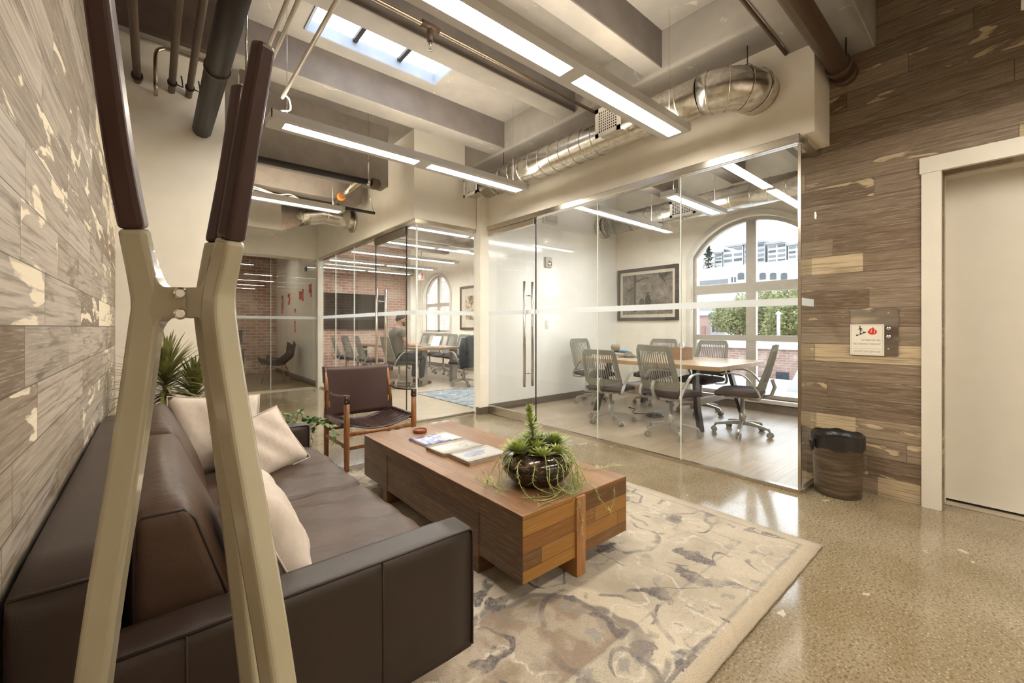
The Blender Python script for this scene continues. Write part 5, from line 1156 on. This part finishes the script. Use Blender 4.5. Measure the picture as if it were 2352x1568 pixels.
rb = single(B(3.44, 5.7, 4.78, 6.62, .0, .012), 'rug', None or M['carpet'], 'faded blue patterned rug in the far meeting room', 'rug', (4.5, 5.7, 0))
t = NT('blue_rug'); v = t.obj(); n = t.noise(v, 6., 5., .7, .8)
c = t.ramp(n, [(.36, (.13, .17, .22, 1)), (.5, (.27, .31, .35, 1)), (.62, (.42, .43, .42, 1))]); vo = t.voro(v, 9.); c = t.mix(t.m_('MULTIPLY', t.step(vo, .2, .14), .6), c, (.10, .13, .19, 1))
s = t.sep(v); ed = t.m_('MINIMUM', t.m_('SUBTRACT', 1.10, t.m_('ABSOLUTE', s[0])), t.m_('SUBTRACT', .90, t.m_('ABSOLUTE', s[1]))); c = t.mix(t.m_('MULTIPLY', t.m_('LESS_THAN', ed, .03), .8), c, (.10, .09, .08, 1))
rb.data.materials[0] = t.fin(c, .95)
mt_ = single(MB().lathe([(.001, .0), (.50, 0), (.50, .004), (.001, .004)], (3.66, 7.72, 0), 40), 'chair_mat', glass('mat_plastic', (.90, .88, .82, 1), .5, .06, .15), 'clear round chair mat under the seated man', 'chair mat', (3.66, 7.72, 0))
# jacket over the chair back
jk = thing('jacket', 'dark jacket hung over the chair at the near end of the far table', 'jacket', (4.66, 6.62, .4), world=True)
m = MB(); cxj, cyj = 4.66, 6.615
def jf(u, v):
    a = 2 * pi * u; w = .265 + .012 * sin(5 * a + 2) + .02 * v; d = .065 + .012 * sin(3 * a) ; z = .985 - .60 * v
    k = min(1, v * 5) ** .5
    return Vector((cxj + cos(a) * w * (.55 + .45 * k) + .01 * sin(v * 9 + a * 3), cyj + sin(a) * d * (.3 + .7 * k) + .015 * sin(a * 7) * v, z - .02 * cos(a) ** 2))
m.grid(jf, 40, 16, closed_u=True); m.build('body', plain('navy_cloth', (.030, .032, .038, 1), .9, var=.2), jk, solid=.006)
for s in (-1, 1): MB().tube([(cxj + s * .22, cyj, .93), (cxj + s * .27, cyj - .02, .75), (cxj + s * .265, cyj - .01, .52), (cxj + s * .25, cyj, .40)], [.05, .062, .056, .05], 12).build('sleeve', plain('navy_sleeve', (.034, .036, .042, 1), .9), jk)
for i, (y, x, lab) in enumerate(((8.1, 4.25, 'dark notebook on the far table behind the laptop'), (8.9, 4.9, 'flat grey tablet on the far table under the arched window'))):
    k = thing('notebook', lab, 'notebook', (x, y, .73), radians(15 + 60 * i), 'notebooks on the far table'); B(-.15, .15, -.1, .1, 0, .014).build('cover', [M['dark'], M['caster']][i], k, bevel=.003); B(-.147, .149, -.098, .098, .003, .011).build('pages', M['pages'], k)
ex = thing('exit_sign', 'small white hanging sign with a red face in the far meeting room', 'exit sign', (5.6, 10.4, 2.42), world=True)
B(5.58, 5.62, 10.28, 10.58, 2.42, 2.62).build('housing', M['white_plastic'], ex, bevel=.004); B(5.577, 5.58, 10.30, 10.38, 2.44, 2.60).build('red_face', REDINK, ex); MB().tube([(5.6, 10.43, 2.62), (5.6, 10.43, 3.5)], .008, 6).build('stem', M['chrome'], ex)

# dim brick office : notes on the wall, chair, small table
RN = plain('red_note', (.55, .075, .05, 1), .7)
PN = plain('pale_red_note', (.62, .16, .12, 1), .7)
k = 0
notes = []
for y, z, nr, nc in ((11.5, 1.86, 5, 2), (10.85, 1.87, 3, 2), (9.85, 1.86, 2, 2), (9.62, 1.90, 3, 1), (9.1, 1.96, 3, 2), (10.25, 1.50, 1, 1), (10.25, 1.24, 4, 1), (9.72, 1.62, 1, 1)):
    for i in range(nr):
        for j in range(nc):
            if (i * 3 + j * 5 + int(y * 10)) % 7 == 6: continue
            notes.append((y - j * .10, z - i * .088))
for i, (y, z) in enumerate(notes):
    o = single(B(2.391, 2.399, y - .044, y + .044, z - .042, z + .042), 'sticky_note', RN if i % 3 else PN, 'square red sticky note on the white wall of the dim brick office', 'sticky note', (2.395, y, z), 'red sticky notes on the white wall')
th_ = thing('thermostat', 'small round grey device high on the white wall of the dim brick office', 'thermostat', (2.395, 9.35, 2.3), world=True); MB().lathe([(.001, -.03), (.04, -.028), (.055, 0)], (2.40, 9.35, 2.33), 20, axis='X').build('cover', M['dark'], th_)
ec = thing('shell_chair', 'dark shell lounge chair in the dim brick office', 'chair', (1.95, 9.9, 0), radians(65))
def shell(u, v):
    x = (u - .5) * 2; return Vector((x * (.32 - .05 * v), .25 - .55 * min(1, v * 1.7) - .12 * max(0, v - .5) + .08 * x * x * v, .38 - .04 * sin(pi * min(1, v * 1.7)) + .62 * max(0, v - .42) ** .9 + .16 * x * x * (1 - .5 * v)))
MB().grid(shell, 14, 18).build('shell', M['chair_seat'], ec, solid=.02)
for x in (-.22, .22):
    for y in (-.22, .18): MB().tube([(x * 1.15, y * 1.15, 0), (x * .6, y * .6, .36)], [.012, .018], 8).build('leg', M['rosewood'], ec)
et = thing('side_table', 'small dark table with wood top in the dim brick office', 'table', (1.0, 10.6, 0), world=True)
B(.6, 1.45, 10.1, 11.1, .66, .70).build('tabletop', M['block_top'], et, bevel=.004)
for x in (.66, 1.39):
    for y in (10.16, 11.04): B(x - .025, x + .025, y - .025, y + .025, 0, .66).build('leg', M['black_metal'], et)
mn = thing('monitor', 'dark monitor on the small table of the dim brick office', 'monitor', (1.2, 10.6, .70), world=True); B(.95, 1.45, 10.58, 10.61, .78, 1.08).build('screen', M['tv'], mn, bevel=.004); MB().tube([(1.2, 10.6, .70), (1.2, 10.62, .85)], .02, 8).box(1.08, 1.32, 10.52, 10.7, .70, .712).build('stand', M['dark'], mn)
# ------------------------------------------------------------------ the man at the far table : seated, facing +Y locally
SKIN = plain('skin', (.52, .30, .21, 1), .5, var=.06)
def skinned(name, verts, edges, radii, mat, parent, root=0, sub=2):
    me = bpy.data.meshes.new(name); me.from_pydata([tuple(v) for v in verts], edges, []); me.update()
    o = bpy.data.objects.new(name, me); COL.objects.link(o); me.materials.append(mat); o.parent = parent
    o.modifiers.new('skin', 'SKIN').use_smooth_shade = True
    for i, r in enumerate(radii): me.skin_vertices[0].data[i].radius = r if isinstance(r, tuple) else (r, r)
    me.skin_vertices[0].data[root].use_root = True
    md = o.modifiers.new('sub', 'SUBSURF'); md.levels = md.render_levels = sub
    return o
pr = thing('person', 'man in a grey t-shirt and dark trousers seated at the far table, facing right', 'person', (3.70, 7.72, 0), radians(-92))
V = []; E_ = []; R = []
def add(p, r, prev=None):
    V.append(p); R.append(r); i = len(V) - 1
    if prev is not None: E_.append((prev, i))
    return i
pel = add((0, -.05, .56), (.15, .11)); sp = add((0, -.09, .74), (.135, .095), pel); ctt = add((0, -.08, .95), (.16, .105), sp); cb = add((0, -.065, 1.06), (.13, .085), ctt); nk = add((0, -.04, 1.14), .055, cb); hb = add((0, -.02, 1.19), .058, nk)
hd = add((0, .0, 1.28), (.075, .092), hb); ht = add((0, -.005, 1.355), (.062, .078), hd)
fe = {}
for s in (-1, 1):
    sh = add((s * .185, -.07, 1.045), .056, cb); el = add((s * .25, .03, .80), .042, sh); wr = add((s * .17, .26, .775), .028, el); hn = add((s * .15, .32, .772), (.038, .018), wr)
    fe[s] = hn
    hp = add((s * .10, -.02, .53), .095, pel); kn = add((s * .16, .40, .545), .062, hp); an = add((s * .17, .36, .12), .040, kn); ft = add((s * .17, .40, .055), .036, an); to = add((s * .175, .52, .04), .030, ft)
body = skinned('body', V, E_, R, SKIN, pr, pel)
for s in (-1, 1):      # fingers
    for k in range(4):
        b = Vector((s * (.15 + .013 * (k - 1.5) * -1), .345, .772)); L_ = (.062, .072, .068, .052)[k]
        skinned('finger', [b, b + Vector((0, L_ * .5, .006)), b + Vector((0, L_, -.012))], [(0, 1), (1, 2)], [.009, .008, .006], SKIN, body, 0, 1)
    b = Vector((s * .122, .31, .772)); skinned('thumb', [b, b + Vector((-s * .02, .025, .002)), b + Vector((-s * .022, .05, -.006))], [(0, 1), (1, 2)], [.010, .009, .007], SKIN, body, 0, 1)
# face
m = MB(); m.tube([(0, .085, 1.285), (0, .104, 1.262), (0, .100, 1.252), (0, .085, 1.25)], [.008, .014, .015, .008], 8)
for s in (-1, 1): m.lathe([(.0, -.008), (.018, -.006), (.03, 0), (.02, .008), (0, .01)], (s * .078, -.005, 1.268), 12, axis='X', sy=1.0)
m.build('nose_and_ears', SKIN, body)
m = MB()
for s in (-1, 1): m.lathe([(0, -.006), (.008, -.004), (.010, 0), (.006, .005), (0, .006)], (s * .03, .082, 1.288), 10, axis='Y')
m.build('eyes', plain('eye_dark', (.03, .02, .015, 1), .2), body); MB().tube([(-.024, .086, 1.225), (0, .093, 1.226), (.024, .086, 1.225)], .005, 6).build('mouth', plain('lips', (.34, .14, .11, 1), .5), body)
HAIR = plain('dark_brown_hair', (.035, .018, .010, 1), .7, var=.3, scale=60)
m = MB()
def hair(u, v):
    a = 2 * pi * u; back = max(0, -sin(a)); el = v * pi * (.47 + .12 * back); tp = 1 - .14 * v ** 4 * back
    k = (1 + .025 * sin(9 * a) * sin(5 * v)) * tp
    p = Vector((sin(el) * cos(a) * .083 * k, -.010 + sin(el) * sin(a) * .101 * k, 1.296 + cos(el) * .096 * k))
    p.z -= .022 * back * v ** 2
    if sin(a) > .3: p.z += .085 * (sin(a) - .3) * v ** 2
    return p
m.grid(hair, 28, 10, closed_u=True); m.build('hair', HAIR, pr, solid=.006)
m = MB()
def beard(u, v):
    a = pi * (.02 + .96 * u); z = 1.25 - .055 * v; w = .083 - .012 * v
    return Vector((cos(a) * w, -.005 + sin(a) * (.098 - .012 * v), z - .018 * sin(a) * v - .02 * sin(a)))
m.grid(beard, 16, 5); m.build('beard', plain('beard_brown', (.10, .05, .03, 1), .8), pr, solid=.008)
SH = plain('grey_tshirt', (.145, .125, .105, 1), .9, var=.12, scale=30)
V2 = [(0, -.06, .50), (0, -.07, .60), (0, -.095, .76), (0, -.086, .95), (0, -.075, 1.06), (0, -.055, 1.125)]; E2 = [(0, 1), (1, 2), (2, 3), (3, 4), (4, 5)]; R2 = [(.18, .15), (.18, .15), (.165, .132), (.20, .15), (.17, .13), (.086, .085)]
for s in (-1, 1):
    n0 = len(V2); V2 += [(s * .185, -.07, 1.045), (s * .225, -.01, .915)]; R2 += [.080, .070]; E2 += [(4, n0), (n0, n0 + 1)]
skinned('tshirt', V2, E2, R2, SH, pr, 0)
JN = plain('dark_denim', (.028, .030, .034, 1), .9, var=.15)
V3 = [(0, -.06, .57)]; E3 = []; R3 = [(.165, .13)]
for s in (-1, 1):
    n0 = len(V3); V3 += [(s * .10, -.02, .54), (s * .16, .40, .555), (s * .165, .375, .32), (s * .17, .36, .11)]; R3 += [.108, .080, .066, .058]; E3 += [(0, n0), (n0, n0 + 1), (n0 + 1, n0 + 2), (n0 + 2, n0 + 3)]
skinned('trousers', V3, E3, R3, JN, pr, 0)
for s in (-1, 1):
    skinned('shoe', [(s * .17, .33, .05), (s * .17, .42, .05), (s * .175, .53, .04), (s * .175, .575, .036)], [(0, 1), (1, 2), (2, 3)], [(.042, .045), (.045, .05), (.045, .036), (.03, .028)], plain('brown_shoe', (.10, .06, .03, 1), .5), pr, 1)

# ------------------------------------------------------------------ outside, beyond the arched windows
def onX(px, py, X):
    d = FWD + RGT * ((px - 1176) / 970) + Vector((0, 0, (750 - py) / 970)); return Vector((0, 0, EYE)) + d * (X / d.x)
def face_box(px0, px1, py0, py1, X, depth):
    a, b = onX(px0, py1, X), onX(px1, py0, X); return (X, X + depth, min(a.y, b.y), max(a.y, b.y), min(a.z, b.z), max(a.z, b.z))
OUT_W = plain('outside_white', (.37, .37, .37, 1), .8, var=.04, scale=.5); OUT_G = plain('outside_grey', (.42, .42, .42, 1), .8); WIN = plain('outside_window', (.035, .045, .055, 1), .3)
single(B(9, 160, -80, 120, -9.2, -9), 'street_ground', plain('street', (.45, .44, .42, 1), .9), 'pale street level ground far below the windows', 'ground', (60, 10, -9))['kind'] = 'structure'
def building(name, label, boxes, wins, X, base=-9, wmat=None, mats=None):
    x0 = min(b[0] for b in boxes); yc = (boxes[0][2] + boxes[0][3]) / 2
    r = thing(name, label, 'building', (x0, yc, base), world=True)
    for i, b in enumerate(boxes): B(*b).build('wall', (mats or [OUT_W] * 9)[i], r)
    for w in wins: w.build('window', wmat or WIN, r)
    return r
# nearest : brick building with parapet
X = 15.; b1 = face_box(1655, 1900, 806, 2000, X, 7); b1 = (b1[0], b1[1], b1[2], b1[3] + 2.5, -9, b1[5])
r = building('brick_building', 'low brick building with flat roof just outside the tall arched window', [b1], [], X, mats=[M['brick_out']])
B(b1[0] - .1, b1[1], b1[2], b1[3], b1[5], b1[5] + .14).build('parapet', OUT_W, r)
f = face_box(1783, 1812, 855, 880, X, .05); B(f[0] - .04, f[0], *f[2:]).build('window', WIN, r)
for i, (pa, pb, pt, lab) in enumerate(((1738, 1790, 789, 'dark roof box on the brick building, left one'), (1794, 1850, 788, 'dark roof box on the brick building, right one'))):
    f = face_box(pa, pb, pt, 803, X + 2.5, 1.2); z0 = b1[5] + .0; single(B(f[0], f[1], f[2], f[3], z0, max(z0 + .15, f[5])), 'roof_unit', plain('roof_unit_grey', (.13, .135, .14, 1), .6), lab, 'roof unit', (f[0], f[2], z0), 'roof boxes on the brick building')
# white low roof before it
f = face_box(1560, 1900, 885, 960, 10.5, 3.5); r = building('white_annex', 'white flat roof directly below the tall arched window', [(10.5, 14.0, f[2], f[3] + 3, -9, onX(1740, 905, 10.5).z)], [], 10.5)
f = face_box(1806, 1900, 848, 930, 11.5, 1.2); single(MB().prism([(0, 0), (1.6, 0), (1.6, 1.25), (.55, 1.25)], (11.5, f[3], onX(1740, 905, 10.5).z), (0, -1, 0), (0, 0, 1), (1.2, 0, 0)), 'roof_housing', OUT_W, 'sloping white roof housing at the right of the tall arched window', 'roof housing', (11.5, f[3], onX(1740, 905, 10.5).z))
# victorian house
X = 34.; f = face_box(1585, 1634, 724, 900, X, 8)
r = thing('victorian_house', 'pink and grey bay windowed house at the left of the tall arched window', 'building', (X, f[3], -9), world=True)
B(f[0], f[1], f[2], f[3] + 6, -9, f[5]).build('wall', plain('pink_render', (.30, .20, .175, 1), .8), r)
q = face_box(1632, 1662, 733, 900, X - 1, 8); B(q[0], q[1], q[2], q[3], -9, q[5]).build('bay', plain('grey_render', (.28, .28, .295, 1), .8), r); B(q[0] - .15, q[1], q[2] - .1, q[3] + .1, q[5], q[5] + .45).build('cornice', plain('slate_cornice', (.08, .08, .085, 1), .7), r)
B(f[0] - .2, f[1], f[2] - .1, f[3] + 6, f[5], f[5] + .35).build('cornice', OUT_W, r)
for p in ((1611, 1620, 748, 768), (1636, 1641, 740, 762), (1645, 1650, 740, 762), (1653, 1658, 745, 762)):
    w = face_box(*p, X - (1 if p[0] > 1630 else 0), .1); B(w[0] - .06, w[0], *w[2:]).build('window', WIN if p[0] > 1630 else plain('brown_window', (.22, .13, .10, 1), .6), r)
q = face_box(1590, 1680, 700, 724, 46, 6); building('flat_house', 'grey flat roofed house above the pink bay windowed one', [(q[0], q[1], q[2], q[3] + 5, -9, q[5])], [], 46, mats=[plain('grey_house', (.24, .24, .235, 1), .8)])
# white hall with arched windows on the hill
X = 62.; f = face_box(1560, 1822, 608, 800, X, 8)
r = thing('white_hall', 'long white hall with a row of small arched windows on the hill', 'building', (X, f[2], -9), world=True)
B(f[0], f[1], f[2] - .0, f[3] + 6, -9, onX(1740, 604, X).z).build('wall', OUT_W, r)
for px_ in (1702, 1727, 1752, 1776, 1801):
    w = face_box(px_ - 7, px_ + 7, 626, 642, X, .1); yc = (w[2] + w[3]) / 2; hw = (w[3] - w[2]) / 2
    MB().prism([(-hw, w[4]), (hw, w[4]), (hw, w[5] - .15)] + [(hw * cos(a), w[5] - .15 + hw * .45 * sin(a)) for a in [i * pi / 8 for i in range(1, 8)]] + [(-hw, w[5] - .15)], (X - .1, yc, 0), (0, 1, 0), (0, 0, 1), (.09, 0, 0)).build('window', WIN, r)
w = face_box(1608, 1672, 640, 655, X, .1); B(w[0] - .1, w[0], *w[2:]).build('window', plain('outside_dark_band', (.10, .11, .12, 1), .4), r)
for p in ((1680, 1683, 636, 648), (1687, 1690, 636, 648)): w = face_box(*p, X, .1); B(w[0] - .1, w[0], *w[2:]).build('window', WIN, r)
q = face_box(1600, 1720, 672, 720, 54, 5); building('terrace_row', 'pale terrace row below the white hall', [(q[0], q[1], q[2], q[3], -9, q[5])], [], 54, mats=[plain('pale_terrace', (.33, .33, .33, 1), .8)])
# apartment blocks
def block(label, px0, px1, pt, X, cols, rows, pb=606, mat=None):
    f = face_box(px0, px1, pt, pb, X, 6); r = thing('apartment_block', label, 'building', (X, (f[2] + f[3]) / 2, -9), 0, 'apartment blocks on the hill', world=True)
    B(f[0], f[1], f[2], f[3], -9, f[5]).build('wall', mat or OUT_W, r); B(f[0] - .4, f[1], f[2] - .05, f[3] + .05, f[5], f[5] + .35).build('roof_slab', plain('roof_slab_grey', (.22, .22, .23, 1), .8), r)
    W_, H_ = f[3] - f[2], f[5] - f[4]
    for i in range(cols):
        for j in range(rows):
            y0 = f[2] + W_ * (i + .12) / cols; z0 = f[4] + H_ * (j + .30) / rows; B(X - .12, X, y0, y0 + W_ * .76 / cols, z0, z0 + H_ * .45 / rows).build('window', plain('apartment_window', (.11, .125, .145, 1), .3) if (i + j) % 3 else WIN, r)
    return r
block('small apartment block left of the others on the hill, by the conifer', 1641, 1659, 582, 76, 1, 3)
block('stepped white apartment block left of the window mullion', 1661, 1707, 564, 76, 2, 3)
block('pale apartment block just right of the window mullion', 1709, 1757, 556, 76, 2, 4, mat=plain('apartment_grey', (.27, .28, .29, 1), .8))
block('wide white apartment block right of centre on the hill', 1763, 1806, 557, 76, 2, 4)
block('last apartment block at the right edge of the arched window', 1810, 1850, 560, 76, 2, 4)
# trees
TL = plain('tree_leaves', (.145, .155, .05, 1), .8, var=.45, scale=2.5); TD = plain('conifer_leaves', (.06, .085, .065, 1), .9, var=.3, scale=2.)
def tree(label, px, py, X, rw, rh, n, mat, seed, leaf=.45):
    c = onX(px, py, X); rr = random.Random(seed); r = thing('street_tree', label, 'tree', (c.x, c.y, -9), 0, 'round street trees', world=True)
    MB().tube([(c.x, c.y, -9), (c.x, c.y, c.z - rh * .5)], [.3, .18], 8).build('trunk', M['trunk'], r)
    m = MB(); cl = [(rr.uniform(-1, 1), rr.uniform(-1, 1), rr.uniform(-.8, .8), rr.uniform(.3, .5)) for _ in range(14)]
    for i in range(n):
        a, b, d, s = rr.choice(cl); th, ph_ = rr.uniform(0, 2 * pi), math.acos(rr.uniform(-1, 1)); q = s * rr.uniform(.8, 1.05)
        p = c + Vector(((a * .6 + q * sin(ph_) * cos(th)) * rw, (b * .6 + q * sin(ph_) * sin(th)) * rw, (d * .6 + q * cos(ph_)) * rh))
        u = Vector((rr.uniform(-1, 1), rr.uniform(-1, 1), rr.uniform(-1, 1))).normalized() * leaf * rr.uniform(.6, 1.2); w = u.orthogonal().normalized() * u.length * .6
        m.add([p - u, p - w, p + u, p + w], [(0, 1, 2, 3)], True)
    m.build('crown', mat, r)
tree('light green bushy tree left of the window mullion', 1694, 735, 25, 1.6, 1.4, 6500, TL, 3, .085)
tree('large light green tree behind the white pole', 1775, 722, 29.5, 2.2, 2.1, 9500, TL, 5, .10)
tree('light green tree at the right edge of the tall arched window', 1846, 718, 24.5, 1.7, 1.9, 6500, TL, 8, .09)
c = onX(1627, 618, 73); r = thing('conifer_tree', 'dark conifer on the hill beside the small apartment block', 'tree', (c.x, c.y, -9), world=True)
MB().tube([(c.x, c.y, -9), (c.x, c.y, c.z + 4.2)], [.3, .08], 6).build('trunk', M['trunk'], r); m = MB(); rr = random.Random(2)
for i in range(1500):
    k = rr.random(); a = rr.uniform(0, 2 * pi); R_ = (1 - k) ** .8 * 2.3 * rr.uniform(.3, 1) * (.75 + .25 * sin(k * 40)); p = Vector((c.x + cos(a) * R_, c.y + sin(a) * R_, c.z - .5 + 4.9 * k))
    u = Vector((cos(a), sin(a), -.25)) * .3; w = Vector((-sin(a), cos(a), 0)) * .11; m.add([p - u, p - w, p + u, p + w], [(0, 1, 2, 3)], True)
m.build('crown', TD, r)
p0 = onX(1788, 800, 18.5); p1 = onX(1788, 722, 18.5); pzb = b1[5]; fp = thing('white_pole', 'thin white pole in front of the large light green tree', 'pole', (p0.x, p0.y, pzb), world=True); MB().tube([(p0.x, p0.y, pzb), (p0.x, p0.y, p1.z)], .06, 8).build('shaft', OUT_W, fp); MB().lathe([(0, 0), (.09, .05), (.1, .1), (0, .2)], (p0.x, p0.y, p1.z - .05), 10).build('finial', OUT_W, fp)
# brick neighbour outside the far meeting room
r = building('brick_neighbour', 'pale brick neighbour seen through the small arched window', [(11., 16., 12.0, 32., -9, 3.4)], [], 11, mats=[M['brick_out']])
B(10.9, 16, 12., 32, 3.4, 3.7).build('parapet', OUT_W, r)
for y in (15.5, 19.): B(10.95, 11, y, y + 1.3, .6, 2.4).build('window', OUT_W, r)

# ------------------------------------------------------------------ tidy up
for o in bpy.data.objects:
    if '_w' in o: del o['_w']
